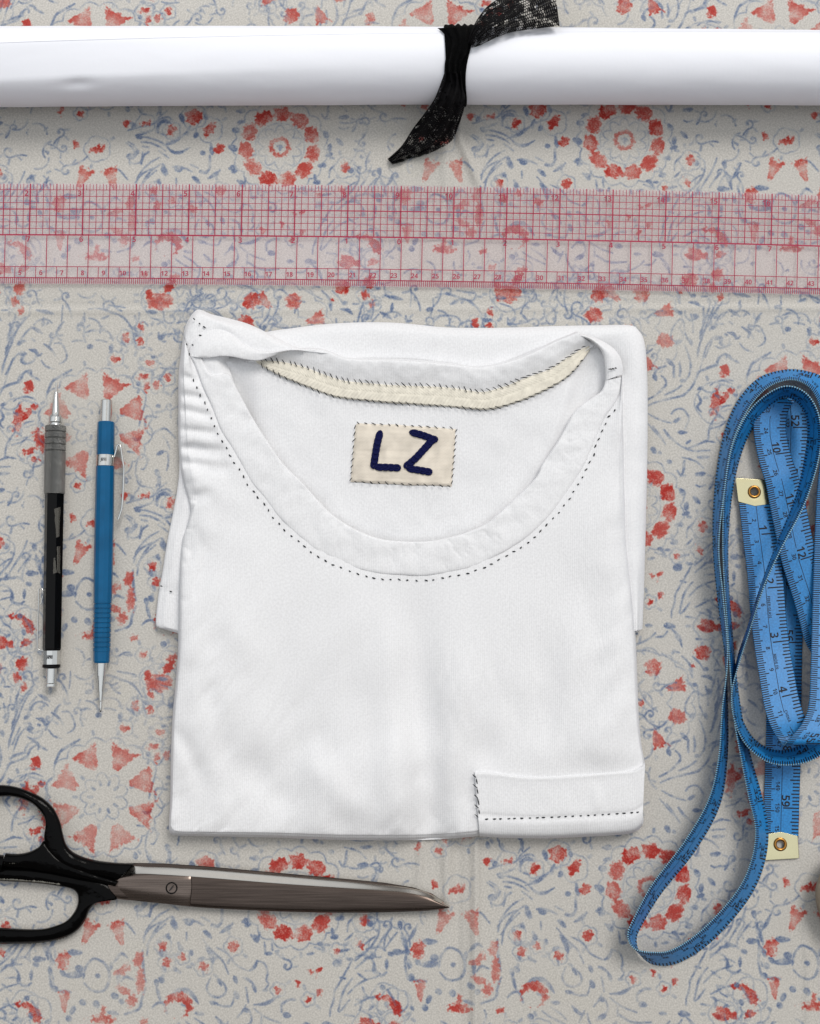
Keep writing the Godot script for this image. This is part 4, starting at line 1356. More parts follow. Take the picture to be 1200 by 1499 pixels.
	for j in 31:
		for i in 51:
			var u := i / 50.0
			var v := j / 30.0
			var q: Vector3 = c[0].lerp(c[1], u).lerp(c[3].lerp(c[2], u), v)
			q.y += 2.2 * sin(u * PI) * (v - 0.5) + 1.0 * n_mid.get_noise_2d(q.x, q.y)
			var edge := minf(minf(u, 1 - u) * 148.0, minf(v, 1 - v) * 85.0)
			var h := label_height(q.x, q.y) + 1.0 * smoothstep(-0.1, 3.0, edge) - 0.25 + 0.22 * n_mid.get_noise_2d(q.x * 1.5, q.y * 1.5) - 0.15 * exp(-pow((edge - 7.0) / 2.0, 2.0)) + crease(q.x, q.y, 520, 660, 600, 662, 3, -0.35, 12)
			lp.append(at(q.x, q.y, h))
	var label := part("label_patch", grid(lp, 50, 30), M.patch, o)
	var edges := [[0, 1, 13], [1, 2, 9], [2, 3, 13], [3, 0, 9]]
	for eg in edges:
		for i in eg[2]:
			var q: Vector3 = c[eg[0]].lerp(c[eg[1]], (i + 0.35) / eg[2])
			var d: Vector3 = c[eg[1]] - c[eg[0]]
			stitch(label, mid_len, q.x, q.y, label_height(q.x, q.y) + 0.95, atan2(d.y, d.x) + 0.55 + rng.randf_range(-0.25, 0.25))
	chain_letter(label, "letter_l", [V(556, 634), V(552, 650), V(549, 668), V(547, 682)], [V(551, 684), V(565, 684), V(583, 685)])
	chain_letter(label, "letter_z", [V(603, 633), V(618, 637), V(634, 643), V(634, 643), V(622, 656), V(608, 671), V(595, 682)], [V(598, 686), V(612, 688), V(629, 691)])


func label_height(x: float, y: float) -> float:
	return 9.6 + 0.9 * n_big.get_noise_2d(x * 1.1 + 300, y * 1.1) + 0.28 * n_mid.get_noise_2d(x, y + 200) - 0.006 * (y - 630.0)


func chain_letter(parent: Node3D, called: String, first: Array, second: Array):
	var links: Array = []
	for stroke in [first, second]:
		var total := 0.0
		for i in stroke.size() - 1:
			total += Vector2(stroke[i].x, stroke[i].y).distance_to(Vector2(stroke[i + 1].x, stroke[i + 1].y))
		var core := PackedVector3Array()
		for q in resample(stroke, 24):
			core.append(at(q.x, q.y, label_height(q.x, q.y) + 1.15))
		links.append(tube(core, 0.75 * MM, 8, false, 0.7))
		var n := int(total / 6.6)
		var pts := resample(stroke, n * 2)
		for k in n:
			var p := pts[k * 2 + 1]
			var d := (pts[k * 2 + 2] - pts[k * 2]).normalized()
			var loop := PackedVector3Array()
			for s in 12:
				var g := TAU * s / 12.0
				var along := cos(g) * 6.3
				var across := sin(g) * 3.6 * (1.0 + 0.25 * cos(g))
				var x := p.x + d.x * along - d.y * across
				var y := p.y + d.y * along + d.x * across
				loop.append(at(x, y, label_height(p.x, p.y) + 1.2 + 0.3 * cos(g) + 0.1 * sin(k * 2.1)))
			links.append(tube(loop, 0.62 * MM, 8, true, 0.75))
	part(called, join(links), M.navy, parent)


# ---------------------------------------------------------------- the two pencils
func lead_holder():
	var o := thing("lead_holder", "black clutch pencil with knurled silver grip, leftmost of the two pencils", "pencil", at(77, 780, 0))
	var a := at(82.3, 560, 4.9)
	var b := at(74.6, 1006, 4.9)
	var L := 446.0
	var f := func(y: float) -> float: return (y - 560.0) / L
	part("lead", turned(a, b, [Vector2(0, 0.0), Vector2(f.call(560.5), 0.45), Vector2(f.call(575), 0.55)], 12), M.chrome, o)
	part("nose_cone", turned(a, b, [Vector2(f.call(574), 0.5), Vector2(f.call(574.4), 1.0), Vector2(f.call(588), 1.35), Vector2(f.call(605), 1.85), Vector2(f.call(609), 1.9)], 28), M.chrome, o)
	part("collar", turned(a, b, [Vector2(f.call(608), 1.5), Vector2(f.call(608.6), 2.5), Vector2(f.call(612), 3.05), Vector2(f.call(619), 3.2), Vector2(f.call(620.2), 2.9), Vector2(f.call(620.4), 2.5), Vector2(f.call(622), 2.5), Vector2(f.call(622.1), 3.0), Vector2(f.call(624.5), 3.1)], 28), M.chrome, o)
	var prof: Array = [Vector2(f.call(624), 3.0), Vector2(f.call(624.6), 4.6), Vector2(f.call(626), 4.85)]
	for k in 4:
		var y := 634.0 + k * 9.4
		prof.append_array([Vector2(f.call(y - 1.2), 4.85), Vector2(f.call(y - 1.0), 4.3), Vector2(f.call(y + 1.0), 4.3), Vector2(f.call(y + 1.2), 4.85)])
	prof.append_array([Vector2(f.call(724), 4.75), Vector2(f.call(725), 4.6), Vector2(f.call(725.2), 3.8)])
	part("knurled_grip", turned(a, b, prof, 40), M.knurl, o)
	var hexa := turned(a, b, [Vector2(f.call(725), 3.7), Vector2(f.call(725.4), 4.45), Vector2(f.call(950), 4.25), Vector2(f.call(953), 4.0), Vector2(f.call(953.2), 3.4)], 6, true, 0.5)
	part("barrel", hexa, M.black_plastic, o)
	var ringp := part("silver_band", turned(a, b, [Vector2(f.call(953), 3.2), Vector2(f.call(953.3), 3.9), Vector2(f.call(973), 3.85), Vector2(f.call(973.3), 3.4)], 10, true, 0.5), M.chrome, o)
	# lettering pressed into the band, worn
	letters_on(ringp, "JAPAN", a, b, f.call(963), 3.98, 0.0, 1.7)
	part("end_ring", turned(a, b, [Vector2(f.call(973), 3.4), Vector2(f.call(973.4), 4.1), Vector2(f.call(977.5), 4.1), Vector2(f.call(979), 3.3), Vector2(f.call(979.1), 2.4)], 24), M.black_plastic, o)
	part("push_button", turned(a, b, [Vector2(f.call(978), 2.4), Vector2(f.call(1000), 2.4), Vector2(f.call(1001), 2.75), Vector2(f.call(1004.5), 2.75), Vector2(f.call(1006), 2.2), Vector2(f.call(1006), 0.0)], 28), M.chrome, o)
	# wire clip at the left side
	var w := PackedVector3Array()
	for q in resample([V(63, 868, 4.5), V(61.5, 862, 4.5), V(58, 861, 4.5), V(56.5, 866, 4.5), V(56.4, 880, 4.5), V(55.3, 915, 4.5), V(54.6, 943, 4.5), V(55.2, 949, 4.5), V(58, 951.5, 4.5), V(65, 953, 4.5)], 50):
		w.append(at(q.x, q.y, q.z))
	var w2 := PackedVector3Array()
	for q in [V(62.5, 872, 4.5), V(60, 884, 4.5), V(58.5, 885, 4.5)]:
		w2.append(at(q.x, q.y, q.z))
	part("clip", join([tube(w, 0.28 * MM, 8), tube(w2, 0.25 * MM, 6)]), M.chrome, o)
	# remains of a torn paper sticker
	var rest: Array = []
	for q in [[79, 745, 88.5, 742, 87, 785, 82, 787], [78, 817, 80.5, 816, 83, 838, 78, 840], [83, 800, 88, 800, 88, 840, 84, 838]]:
		var pts := PackedVector3Array()
		for j in 9:
			for i in 5:
				var l := V(q[0], q[1]).lerp(V(q[6], q[7]), j / 8.0)
				var r := V(q[2], q[3]).lerp(V(q[4], q[5]), j / 8.0)
				var p := l.lerp(r, i / 4.0)
				p.x += 1.2 * n_small.get_noise_2d(j * 7.0, q[1] + i)
				var axis_x := lerpf(82.3, 74.6, (p.y - 560.0) / 446.0)
				var dx := absf(p.x - axis_x) / 3.13
				pts.append(at(p.x, p.y, 4.9 + barrel_top(dx, 4.36) + 0.12))
		rest.append(grid(pts, 4, 8))
	part("sticker_residue", join(rest), M.residue, o)


func barrel_top(dx: float, r: float) -> float:   # upper side of a six-sided bar with a flat on top, dx in mm from its axis
	var flat_h := r * cos(PI / 6.0)
	return flat_h if dx < r * 0.5 else flat_h - (dx - r * 0.5) * 1.732


func letters_on(parent: Node3D, text: String, a: Vector3, b: Vector3, f: float, r: float, turn: float, size: float):
	var z := (b - a).normalized()
	var x := (Vector3.UP - z * z.y).normalized()
	var y := z.cross(x)
	var st := SurfaceTool.new()
	st.begin(Mesh.PRIMITIVE_TRIANGLES)
	for p in glyphs(text):
		var ang := turn + p.x * size * 0.42 / r
		st.add_vertex(a + z * ((b - a).length() * f - p.y * size * MM) + (x * cos(ang) - y * sin(ang)) * r * MM)
	st.generate_normals()
	part("lettering", st.commit(), M.thread, parent)


func blue_pencil():
	var o := thing("mechanical_pencil", "blue mechanical pencil with silver clip, beside the t-shirt", "pencil", at(151, 810, 0))
	var a := at(155.8, 585, 4.4)
	var b := at(147.0, 1042, 4.4)
	var f := func(y: float) -> float: return (y - 585.0) / 457.0
	part("push_button", turned(a, b, [Vector2(0, 0), Vector2(0, 2.2), Vector2(f.call(586.5), 2.7), Vector2(f.call(620), 2.75)], 28), M.chrome, o)
	var n := 12
	part("cap", turned(a, b, [Vector2(f.call(618), 2.7), Vector2(f.call(618.2), 3.6), Vector2(f.call(619.5), 3.95), Vector2(f.call(667.5), 4.1), Vector2(f.call(668), 3.9)], n, true, 0.5), M.blue_plastic, o)
	var band := part("silver_band", turned(a, b, [Vector2(f.call(667.6), 3.9), Vector2(f.call(667.8), 4.14), Vector2(f.call(684), 4.16), Vector2(f.call(684.2), 3.9)], 24), M.chrome, o)
	letters_on(band, "JAPAN", a, b, f.call(676), 4.22, 0.0, 1.6)
	part("barrel", turned(a, b, [Vector2(f.call(684), 3.9), Vector2(f.call(684.4), 4.2), Vector2(f.call(760), 4.35), Vector2(f.call(840), 4.3), Vector2(f.call(882), 4.15)], n, true, 0.5), M.blue_plastic, o)
	var prof: Array = [Vector2(f.call(882), 4.15)]
	for k in 10:
		var y := 885.0 + k * 7.0
		prof.append_array([Vector2(f.call(y), 4.1 - 0.012 * k), Vector2(f.call(y + 0.5), 3.75 - 0.012 * k), Vector2(f.call(y + 1.6), 3.75 - 0.012 * k), Vector2(f.call(y + 2.2), 4.08 - 0.012 * k)])
	prof.append_array([Vector2(f.call(955), 3.9), Vector2(f.call(955.5), 3.75), Vector2(f.call(969), 3.7), Vector2(f.call(971.6), 3.4), Vector2(f.call(972), 2.6)])
	part("grip", turned(a, b, prof, n, true, 0.5), M.blue_plastic, o)
	part("nose_cone", turned(a, b, [Vector2(f.call(971.5), 2.6), Vector2(f.call(990), 2.15), Vector2(f.call(1012), 1.35), Vector2(f.call(1026), 0.85), Vector2(f.call(1027), 0.6)], 28), M.chrome, o)
	part("lead_sleeve", turned(a, b, [Vector2(f.call(1026), 0.6), Vector2(f.call(1037), 0.55), Vector2(f.call(1040), 0.4)], 12), M.chrome, o)
	part("lead", turned(a, b, [Vector2(f.call(1039), 0.36), Vector2(f.call(1042), 0.33), Vector2(f.call(1042), 0.0)], 8), M.black_plastic, o)
	# clip on the right side: a bent strip standing on edge, its end turned in
	var P := PackedVector3Array()
	var path := resample([V(166, 669, 5), V(168.5, 660, 5), V(170.5, 653, 5), V(173, 651, 5), V(175.5, 654, 5), V(178, 670, 5), V(180.3, 684, 5), V(180.3, 688, 5), V(179.3, 715, 5), V(177.5, 741, 5), V(175.5, 750, 5), V(172, 760, 5)], 70)
	for j in 5:
		for i in 71:
			var q := path[i]
			var half := 2.0 if i < 58 else 2.0 * (1.0 - 0.3 * (i - 58) / 12.0)
			P.append(at(q.x + (0.0 if j in [0, 1, 4] else 2.4) , q.y, q.z + ([-half, half, half, -half, -half][j])))
	var ball := turned(at(173, 748, 5), at(171, 763, 5), [Vector2(0, 0), Vector2(0.15, 1.0), Vector2(0.5, 1.5), Vector2(0.85, 1.0), Vector2(1, 0)], 16)
	var rod := PackedVector3Array()
	for q in path:
		rod.append(at(q.x + 1.0, q.y, 7.0))
	part("clip", join([grid(P, 70, 4, PackedVector2Array(), false), tube(rod, 0.45 * MM, 10), ball]), M.chrome, o)


# ---------------------------------------------------------------- scissors
func prism(outline: Array, h0: float, h1: float, round_off := 0.5) -> ArrayMesh:   # a plate with this outline (px), its upper edge eased
	var pts := PackedVector2Array()
	for q in outline:
		pts.append(Vector2(q.x, q.y))
	var tri := Geometry2D.triangulate_polygon(pts)
	var mid := Vector2.ZERO
	for p in pts:
		mid += p / pts.size()
	var inner := PackedVector2Array()
	var n := pts.size()
	var sign_ := -1.0 if Geometry2D.is_polygon_clockwise(pts) else 1.0
	for i in n:
		var d := (pts[(i + 1) % n] - pts[(i - 1 + n) % n]).normalized()
		inner.append(pts[i] + Vector2(-d.y, d.x) * sign_ * round_off * 3.1)
	var st := SurfaceTool.new()
	st.begin(Mesh.PRIMITIVE_TRIANGLES)
	var quad := func(a: Vector3, b: Vector3, c: Vector3, d: Vector3):
		for p in [a, b, c, a, c, d]:
			st.add_vertex(p)
	for i in n:
		var j := (i + 1) % n
		st.set_smooth_group(1)
		quad.call(at(pts[i].x, pts[i].y, h0), at(pts[j].x, pts[j].y, h0), at(pts[j].x, pts[j].y, h1 - round_off), at(pts[i].x, pts[i].y, h1 - round_off))
		st.set_smooth_group(2)
		quad.call(at(pts[i].x, pts[i].y, h1 - round_off), at(pts[j].x, pts[j].y, h1 - round_off), at(inner[j].x, inner[j].y, h1), at(inner[i].x, inner[i].y, h1))
	st.set_smooth_group(3)
	for i in tri:
		st.add_vertex(at(inner[i].x, inner[i].y, h1))
	st.generate_normals()
	return st.commit()


func scissors():
	var o := thing("scissors", "old steel scissors with black enamelled handles, pointing right under the t-shirt", "scissors", at(250, 1300, 0))
	# the upper loop and its shank, lofted as bars between an outer and an inner line
	var bar := func(outer: Array, inner_: Array, h: float, top: float, n: int) -> ArrayMesh:
		var a := resample(flat(outer, h), n)
		var b := resample(flat(inner_, h), n)
		return loft([inset(a, b, 6, 0.3, h - 3.0), inset(a, b, 1, 0.05, h - 1.2), inset(a, b, 0, 0.0, h), inset(a, b, 4, 0.2, h + top * 0.75), mixed(a, b, 0.5, h + top), inset(b, a, 4, 0.2, h + top * 0.75), inset(b, a, 0, 0.0, h), inset(b, a, 1, 0.05, h - 1.2), inset(b, a, 6, 0.3, h - 3.0)], n, 4, func(x, y, v): return 0.18 * n_mid.get_noise_2d(x * 1.4, y * 1.4))
	var up_outer := [196, 1264, 160, 1262, 130, 1257, 108, 1248, 97, 1236, 92, 1220, 88, 1203, 78, 1183, 62, 1168, 42, 1158, 20, 1151, -5, 1149, -28, 1154, -48, 1168, -62, 1190, -66, 1212, -60, 1236, -44, 1258, -20, 1272, 0, 1279]
	var up_inner := [170, 1290, 140, 1284, 100, 1276, 74, 1256, 64, 1230, 67, 1206, 61, 1191, 50, 1179, 38, 1172, 26, 1168, 12, 1166, -4, 1167, -20, 1171, -36, 1182, -44, 1198, -45, 1212, -40, 1226, -28, 1240, -10, 1249, 6, 1252]
	part("upper_handle", bar.call(up_outer, up_inner, 5.0, 3.6, 130), M.enamel, o)
	var bridge_outer := [8, 1249, 25, 1250, 42, 1247, 56, 1240, 64, 1231, 72, 1240, 84, 1252, 104, 1262, 135, 1276, 172, 1288]
	var bridge_inner := [0, 1270, 20, 1272, 45, 1274, 70, 1278, 90, 1282, 105, 1286, 120, 1289, 135, 1292, 150, 1295, 168, 1299]
	part("upper_handle", bar.call(bridge_outer, bridge_inner, 5.4, 3.0, 70), M.enamel, o)
	var low_outer := [-20, 1268, 0, 1269, 40, 1271, 80, 1277, 120, 1286, 158, 1294, 172, 1316, 150, 1318, 138, 1324, 131, 1332, 125, 1346, 114, 1361, 96, 1372, 60, 1380, 0, 1382, -50, 1379, -88, 1365, -108, 1342, -108, 1318, -92, 1292, -60, 1274, -20, 1268]
	var low_inner := [-20, 1288, 0, 1289.5, 40, 1292, 70, 1295, 95, 1299, 106, 1302, 112, 1307, 114, 1313, 114, 1320, 112, 1328, 107, 1337, 98, 1347, 84, 1354, 56, 1360, 0, 1358, -44, 1354, -72, 1345, -86, 1330, -84, 1314, -70, 1300, -46, 1290, -20, 1288]
	part("lower_handle", bar.call(low_outer, low_inner, 3.6, 3.2, 150), M.enamel, o)
	# bare metal where the paint has worn off the edges
	var worn: Array = []
	for run in [[V(0, 1287, 6.4), V(30, 1288.6, 6.5), V(60, 1291, 6.5), V(88, 1294.5, 6.4)], [V(20, 1380, 4.2), V(50, 1380, 4.2), V(80, 1376, 4.2), V(100, 1369, 4.2)], [V(55, 1183, 7.4), V(64, 1194, 7.4), V(70, 1206, 7.4), V(71, 1220, 7.4)], [V(2, 1262, 8.1), V(22, 1263, 8.1), V(38, 1261, 8.1)]]:
		var pts := PackedVector3Array()
		var rr := PackedFloat32Array()
		for q in resample(run, 60):
			pts.append(at(q.x, q.y + 0.5 * n_small.get_noise_2d(q.x * 2.0, q.y * 2.0), q.z))
			rr.append(maxf(0.05, 0.36 + 0.6 * n_small.get_noise_2d(q.x * 3.0, q.y * 3.0)) * MM)
		worn.append(tube(pts, 0.2 * MM, 6, false, 0.4, rr))
	for w in worn:
		part("worn_edge", w, M.worn, o)
	# blades: the lower one shows along the far edge, the upper one carries a ground flat and a bright bevel
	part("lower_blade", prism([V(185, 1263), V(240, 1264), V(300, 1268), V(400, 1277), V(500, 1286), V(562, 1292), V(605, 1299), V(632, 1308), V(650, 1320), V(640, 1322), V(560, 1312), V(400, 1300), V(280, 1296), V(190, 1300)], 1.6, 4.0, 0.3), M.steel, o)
	var ridge_r := resample(flat([178, 1286, 200, 1279, 240, 1280, 300, 1284, 400, 1292, 500, 1299, 560, 1303, 595, 1306, 625, 1313, 657, 1327.5], 6.4), 120)
	var spine := resample(flat([190, 1268, 205, 1269, 240, 1270, 300, 1273, 400, 1281.5, 500, 1290, 560, 1296, 600, 1300.5, 630, 1309, 658.5, 1327], 4.6), 120)
	var edge := resample(flat([172, 1316, 200, 1319, 240, 1323, 300, 1329, 400, 1334, 480, 1336, 540, 1336, 600, 1334.5, 630, 1333, 658, 1329], 5.2), 120)
	var heel := resample(flat([158, 1295, 172, 1289, 205, 1290, 300, 1295, 400, 1303, 500, 1310, 560, 1313, 600, 1316, 630, 1320, 657, 1328], 6.9), 120)
	part("upper_blade", loft([inset(edge, heel, 0, 0, 2.4), edge, inset(edge, heel, 2, 0.1, 6.0), inset(edge, heel, 5, 0.2, 6.7), heel, ridge_r], 120, 4), M.steel, o, "blade coloured dark brown in place of its dark reflections")
	part("bevel", loft([inset(ridge_r, heel, 1, 0.1, 6.72), ridge_r, spine, inset(spine, ridge_r, -1, 0.1, 3.4)], 120, 5), M.bright_steel, o, "bright ground bevel along the blade")
	# rounded end of the blade under the shank, and the ricasso notch
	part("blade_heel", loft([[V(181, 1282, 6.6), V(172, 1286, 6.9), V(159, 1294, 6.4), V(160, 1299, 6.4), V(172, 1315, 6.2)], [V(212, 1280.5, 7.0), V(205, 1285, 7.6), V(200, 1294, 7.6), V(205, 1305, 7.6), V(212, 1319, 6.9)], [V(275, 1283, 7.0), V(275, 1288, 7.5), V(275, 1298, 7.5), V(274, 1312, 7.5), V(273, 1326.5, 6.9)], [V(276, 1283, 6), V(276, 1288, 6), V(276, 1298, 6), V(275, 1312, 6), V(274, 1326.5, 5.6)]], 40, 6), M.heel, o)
	var sc := at(251, 1300, 7.7)
	var screw := turned(sc, sc + Vector3(0, 0.0016, 0), [Vector2(0, 2.3), Vector2(0.55, 2.25), Vector2(0.85, 1.8), Vector2(1.0, 1.1), Vector2(1.05, 0.0)], 24)
	var sp := part("screw", screw, M.chrome, o)
	var gap := PackedVector3Array()
	for k in 28:
		gap.append(sc + Vector3(cos(TAU * k / 28.0) * 0.00242, 0.0003, sin(TAU * k / 28.0) * 0.00242))
	part("rim_gap", tube(gap, 0.00028, 8, true), M.black_plastic, sp)
	var slot := BoxMesh.new()
	slot.size = Vector3(0.0022, 0.0003, 0.0005)
	var so := part("slot", slot, M.thread, sp)
	so.transform = Transform3D(Basis(Vector3.UP, 0.9), sc + Vector3(0, 0.0017, 0))


# ---------------------------------------------------------------- tape measure
var tl := PackedVector3Array()
var trr := PackedVector3Array()
var ts := PackedFloat32Array()
const TAPE_W := 0.016


func on_tape(s: float, t: float, off: float) -> Vector3:   # s metres from the first end, t across from the centimetre edge, off to the face
	var lo := 0
	var hi := ts.size() - 1
	while hi - lo > 1:
		var m := (lo + hi) / 2
		if ts[m] <= s:
			lo = m
		else:
			hi = m
	var f := (s - ts[lo]) / maxf(ts[hi] - ts[lo], 1e-7)
	var a := tl[lo].lerp(tl[hi], f)
	var b := trr[lo].lerp(trr[hi], f)
	var n := (tl[hi] + trr[hi] - tl[lo] - trr[lo]).cross(b - a).normalized()
	return a.lerp(b, t) + n * off


func tape_measure():
	var o := thing("tape_measure", "blue tape measure with brass ends, looped loosely right of the t-shirt", "tape measure", at(1110, 950, 0))
	# stations: left edge x, y, right edge x, y (or middle and half way across), height, what to raise
	var E := [[1082, 737, 1131, 736, 3], [1088, 790, 1138, 786, 4], [1094, 840, 1145, 836, 5], [1099, 903, 1150, 899, 8], [1105, 950, 1155, 944, 10], [1112, 993, 1162, 984, 13], [1119, 1034, 1169, 1022, 16], [1128, 1062, 1178, 1050, 18], [1139, 1081, 1190, 1074, 18.5], [1147, 1090, 1200, 1088, 20.5], [1152, 1086, 1205, 1086, 23], [1163, 1073, 1214, 1075, 23], [1175, 1057, 1226, 1062, 22], [1184, 1030, 1236, 1036, 20], [1187, 970, 1239, 974, 16], [1189, 900, 1240, 902, 12], [1192, 800, 1243, 800, 9], [1196, 720, 1246, 718, 8], [1203, 650, 1248, 642, 8]]
	var D := [[1218, 600, 15, -9, 5], [1200, 566, 8, -10, 3], [1178, 552, 3, -8, 2], [1150, 549, -2, -7, 2], [1115, 562, -6, -7, 2], [1085, 597, -8, -5, 2], [1064, 650, -7, -3, 2], [1053, 720, -7, 0, 2], [1048, 800, -4, 0, 2], [1055, 880, -4, 0, 2], [1063, 960, -2, 0, 2], [1061, 1040, 4, 0, 2], [1058, 1110, 6, 1, 2], [1045, 1175, 8, 4, 2], [1010, 1238, 8, 6, 2], [962, 1300, 6, 7, 2], [934, 1348, 5, 6, 2], [925, 1372, 6, 4, 2], [933, 1393, 5, 5, 2], [956, 1403, 3, 9, 2], [990, 1399, 5, 9, 2], [1036, 1368, 7, 8, 2], [1085, 1313, 8, 6, 2], [1108, 1265, 9, 3, 2], [1115, 1215, 9, 0, 2], [1105, 1165, 9, -2, 2], [1092, 1110, 7, -1, 2], [1080, 1050, 6, 0, 2], [1073, 985, 4, 0, 2], [1068, 920, 3, 0, 2], [1063, 850, 3, 0, 2], [1062, 780, 4, 0, 2], [1068, 705, 6, 2, 2], [1084, 643, 7, 4, 3], [1110, 600, 6, 7, 4], [1145, 574, 0, 8, 6], [1173, 582, -6, 7, 8], [1190, 612, -9, 2, 9], [1190, 660, -10, -2, 10], [1172, 730, -7, -4, 12], [1140, 800, -4, -2, 14], [1116, 858, -2, -1, 12], [1096, 920, -2, -1, 6], [1080, 970, -2, 0, 2], [1074, 1015, 3, 0, 2], [1080, 1052, 5, -2, 2], [1097, 1085, 5, -5, 1.6], [1126, 1106, 2, -9, 1.4], [1160, 1108, -2, -11, 1.4], [1192, 1094, -8, -12, 2], [1222, 1062, -14, -6, 4], [1242, 1015, -8, 4, 7]]
	var B := [[1222, 1000, 1262, 996, 9], [1200, 975, 1245, 955, 8.5], [1179, 940, 1226, 919, 8], [1171, 912, 1216, 889, 8], [1162, 879, 1209, 858, 8], [1147, 832, 1195, 816, 8], [1141, 808, 1190, 794, 8], [1127, 740, 1176, 726, 7], [1121, 708, 1168, 696, 7], [1113, 682, 1160, 674, 6.5], [1106, 652, 1153, 648, 6], [1103, 623, 1150, 623, 6], [1106, 600, 1154, 601, 6], [1112, 586, 1162, 588, 5.6], [1120, 579, 1171, 580, 4.2], [1129, 580, 1180, 579, 1.8], [1133, 600, 1183, 599, 0.9], [1133, 640, 1183, 640, 0.9], [1129, 760, 1179, 760, 0.9], [1124, 940, 1174, 940, 0.9], [1121, 1090, 1172, 1090, 0.9], [1119, 1160, 1170, 1161, 0.9], [1118, 1228, 1168, 1230, 0.9]]
	var L: Array = []
	var R: Array = []
	var put := func(lx: float, ly: float, rx: float, ry: float, h: float, raise: bool):
		var top := h
		for k in 8:
			var a := at(lx, ly, top)
			var b := at(rx, ry, h)
			var flat_d := Vector2(a.x - b.x, a.z - b.z).length()
			top = h + (sqrt(maxf(TAPE_W * TAPE_W - flat_d * flat_d, 0.0)) / MM if raise else 0.0)
		L.append(at(lx, ly, top))
		R.append(at(rx, ry, h))
	for q in E:
		put.call(q[0], q[1], q[2], q[3], q[4], false)
	for q in D:
		put.call(q[0] - q[2], q[1] - q[3], q[0] + q[2], q[1] + q[3], q[4], true)
	for q in B:
		put.call(q[0], q[1], q[2], q[3], q[4], false)
	for i in L.size() - 1:
		for k in 12:
			var f := k / 12.0
			var i0 := maxi(i - 1, 0)
			var i3 := mini(i + 2, L.size() - 1)
			tl.append(L[i].cubic_interpolate(L[i + 1], L[i0], L[i3], f))
			trr.append(R[i].cubic_interpolate(R[i + 1], R[i0], R[i3], f))
	ts.append(0.0)
	for i in range(1, tl.size()):
		ts.append(ts[i - 1] + (tl[i] + trr[i] - tl[i - 1] - trr[i - 1]).length() * 0.5)
	var total := ts[ts.size() - 1]
	# the band itself, with its thickness
	var P := PackedVector3Array()
	var n := tl.size()
	var across := [[0.0, 0.0002], [0.03, 0.00026], [0.5, 0.00026], [0.97, 0.00026], [1.0, 0.0002], [1.0, -0.0002], [0.97, -0.00026], [0.5, -0.00026], [0.03, -0.00026], [0.0, -0.0002], [0.0, 0.0002]]
	for c in across:
		for i in n:
			P.append(on_tape(ts[i], c[0], c[1]))
	part("band", grid(P, n - 1, across.size() - 1, PackedVector2Array(), false), M.vinyl, o)
	var rims: Array = []
	for t in [0.0, 1.0]:
		var o_ := 0.00004 if t > 0.5 else -0.00004
		var Q := PackedVector3Array()
		for off in [-0.00027, 0.0, 0.00027]:
			for i in n:
				var away := (trr[i] - tl[i]).normalized() * (o_ * (1.6 if off == 0.0 else 1.0))
				Q.append(on_tape(ts[i], t, off) + away)
		rims.append(grid(Q, n - 1, 2, PackedVector2Array(), false))
	part("woven_edge", join(rims), M.tape_edge, o)
	# print on both faces: centimetres from one end, and inches along the other edge
	var st := SurfaceTool.new()
	st.begin(Mesh.PRIMITIVE_TRIANGLES)
	var whole := 1.524
	var mark := func(s0: float, t0: float, s1: float, t1: float, off: float):
		var q := [on_tape(s0, t0, off), on_tape(s1, t0, off), on_tape(s1, t1, off), on_tape(s0, t1, off)]
		for j in [0, 1, 2, 0, 2, 3]:
			st.add_vertex(q[j])
	var write := func(text: String, s: float, t: float, size: float, off: float, way: float):
		var g := glyphs(text)
		for p in g:
			st.add_vertex(on_tape(s + way * p.x * size, t + p.y * size / TAPE_W, off))
	for face in [1.0, -1.0]:
		var off: float = 0.00031 * face
		# the far end's numbers belong to the last stretch, the near end's to the first
		var zero := func(k: float, unit: float) -> float: return k * unit
		for part_ in 2:
			var from_start := part_ == 0
			var s_to_read := func(s: float) -> float: return (s + 0.0105) if from_start else (whole - 0.012 - (total - s))
			var lo := 0.0 if from_start else total * 0.62
			var hi := total * 0.62 if from_start else total
			var r0: float = s_to_read.call(lo)
			var r1: float = s_to_read.call(hi)
			for k in range(int(ceil(r0 * 1000.0)), int(r1 * 1000.0) + 1):
				var s := lo + (k / 1000.0 - r0)
				if face > 0.0:
					for t in [0.0, 1.0]:
						if t < 0.5 or k % 2 == 0:
							var out := (on_tape(s, 1.0, 0.0) - on_tape(s, 0.0, 0.0)).normalized() * (0.00009 if t > 0.5 else -0.00009)
							var q := [on_tape(s - 0.00022, t, -0.00028) + out, on_tape(s + 0.00022, t, -0.00028) + out, on_tape(s + 0.00022, t, 0.00028) + out, on_tape(s - 0.00022, t, 0.00028) + out]
							for j in [0, 1, 2, 0, 2, 3]:
								st.add_vertex(q[j])
				mark.call(s - 0.00024, 0.0, s + 0.00024, 0.29 if k % 10 == 0 else 0.25 if k % 5 == 0 else 0.19, off)
				if k % 10 == 0 and k > 0:
					var num := k / 10
					# the back counts from the other end
					var reads := num if face > 0.0 else 152 - num
					write.call(str(reads), s - 0.0014 * face, 0.375, 0.0019, off, face)
			for k in range(int(ceil(r0 / 0.0254 * 16.0)), int(r1 / 0.0254 * 16.0) + 1):
				var s := lo + (k * 0.0254 / 16.0 - r0)
				mark.call(s - 0.0003, 0.54 if k % 16 == 0 else 0.72 if k % 8 == 0 else 0.76 if k % 4 == 0 else 0.80, s + 0.0003, 1.0, off)
				if k % 16 == 0 and k > 0:
					var num := k / 16
					write.call(str(num if face > 0.0 else 60 - num), s - 0.0032 * face, 0.61, 0.0037, off, face)
		for i in 200:
			mark.call(total * i / 200.0, 0.478, total * (i + 1) / 200.0, 0.494, off)
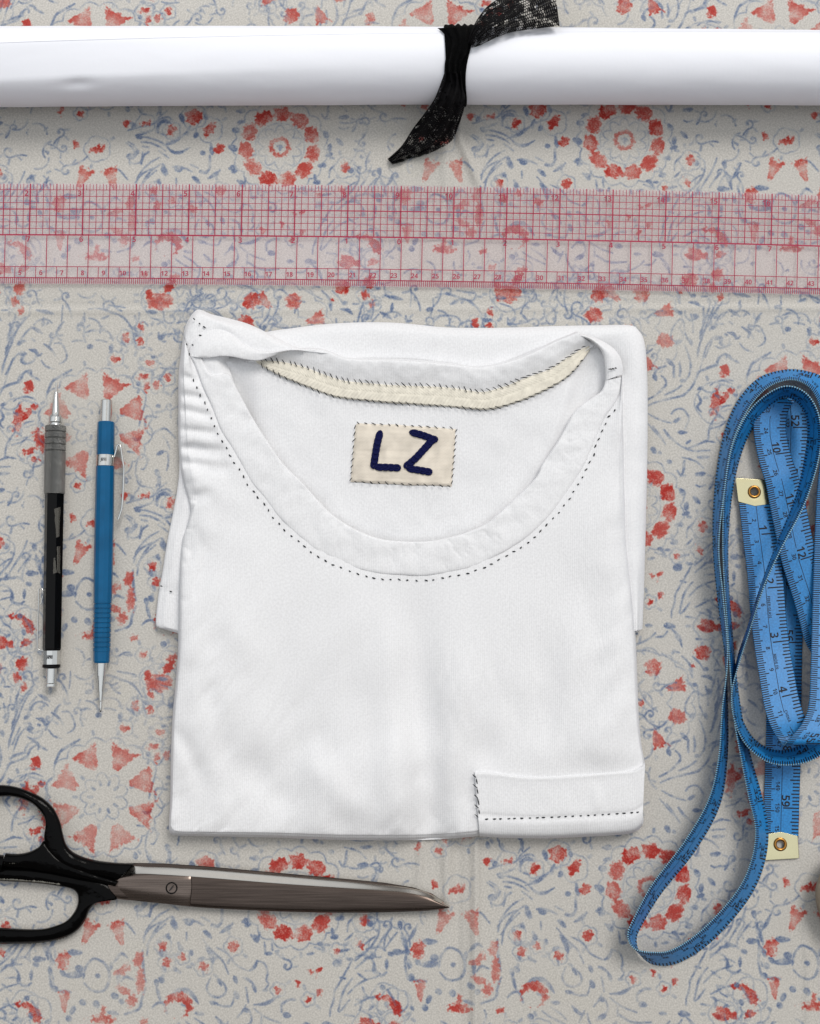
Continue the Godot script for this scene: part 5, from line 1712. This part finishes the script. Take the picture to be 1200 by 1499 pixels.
	for q in [["FIBER-GLASS", 2.0], ["MADE IN", 3.0], ["CHINA", 4.0]]:
		write.call(q[0], q[1] * 0.0254 - 0.0105 + 0.009, 0.545, 0.00125, 0.00031, 1.0)
		write.call(q[0], q[1] * 0.0254 - 0.0105 + 0.009, 0.545, 0.00125, -0.00031, 1.0)
	st.generate_normals()
	part("printed_scale", st.commit(), M.ink, o)
	brass_end(o, [V(1077, 700), V(1124, 703), V(1130, 737), V(1105, 740.5), V(1081, 734)], V(1104, 720), 3.6)
	brass_end(o, [V(1118, 1222), V(1143, 1218), V(1167, 1224), V(1169, 1256), V(1119, 1259)], V(1142, 1236), 1.5)


func brass_end(o: Node3D, corners: Array, hole: Vector3, h: float):
	# a plate with a round hole: from the hole's rim out to the outline, over the edge and back underneath
	var outline: Array = []
	for i in corners.size():
		var a: Vector3 = corners[i]
		var b: Vector3 = corners[(i + 1) % corners.size()]
		for k in 10:
			outline.append(a.lerp(b, 0.03 + 0.94 * k / 9.0))
	outline.append(outline[0])
	var n := outline.size() - 1
	var rows := [[0.0, h], [0.0, h], [1.0, h], [1.03, h - 0.12], [1.03, h - 0.55], [1.0, h - 0.62]]
	var P := PackedVector3Array()
	for j in rows.size():
		for i in n + 1:
			var q: Vector3 = outline[i]
			var d := Vector2(q.x - hole.x, q.y - hole.y)
			var rim := Vector2(hole.x, hole.y) + d.normalized() * 6.3
			var p := rim.lerp(Vector2(q.x, q.y), rows[j][0])
			P.append(at(p.x, p.y, rows[j][1] - (0.4 if j == 0 else 0.0)))
	var plate := part("brass_end", grid(P, n, rows.size() - 1), M.brass, o)
	var c := at(hole.x, hole.y, h)
	var ring := PackedVector3Array()
	for k in 32:
		var g := TAU * k / 32.0
		ring.append(c + Vector3(cos(g), 0.00015 / 0.0024, sin(g)) * 0.0024)
	part("eyelet", tube(ring, 0.00072, 12, true, 0.8), M.eyelet, plate)


# ---------------------------------------------------------------- the stone at the right edge
func stone():
	var o := thing("stone", "smooth grey-brown rounded stone cut off by the right edge of the photo", "stone", at(1262, 1305, 0))
	var c := at(1262, 1305, 0)
	var P := PackedVector3Array()
	var nu := 64
	var nv := 32
	for j in nv + 1:
		for i in nu + 1:
			var g := TAU * (i % nu) / nu
			var e := PI * j / nv
			var d := Vector3(sin(e) * cos(g), cos(e), sin(e) * sin(g))
			var wob := 1.0 + 0.03 * n_big.get_noise_3d(d.x * 150, d.y * 150, d.z * 150)
			P.append(c + Vector3(d.x * 0.0245, d.y * 0.011 + 0.0105, d.z * 0.0235) * wob)
	part("body", grid(P, nu, nv), M.stone, o)
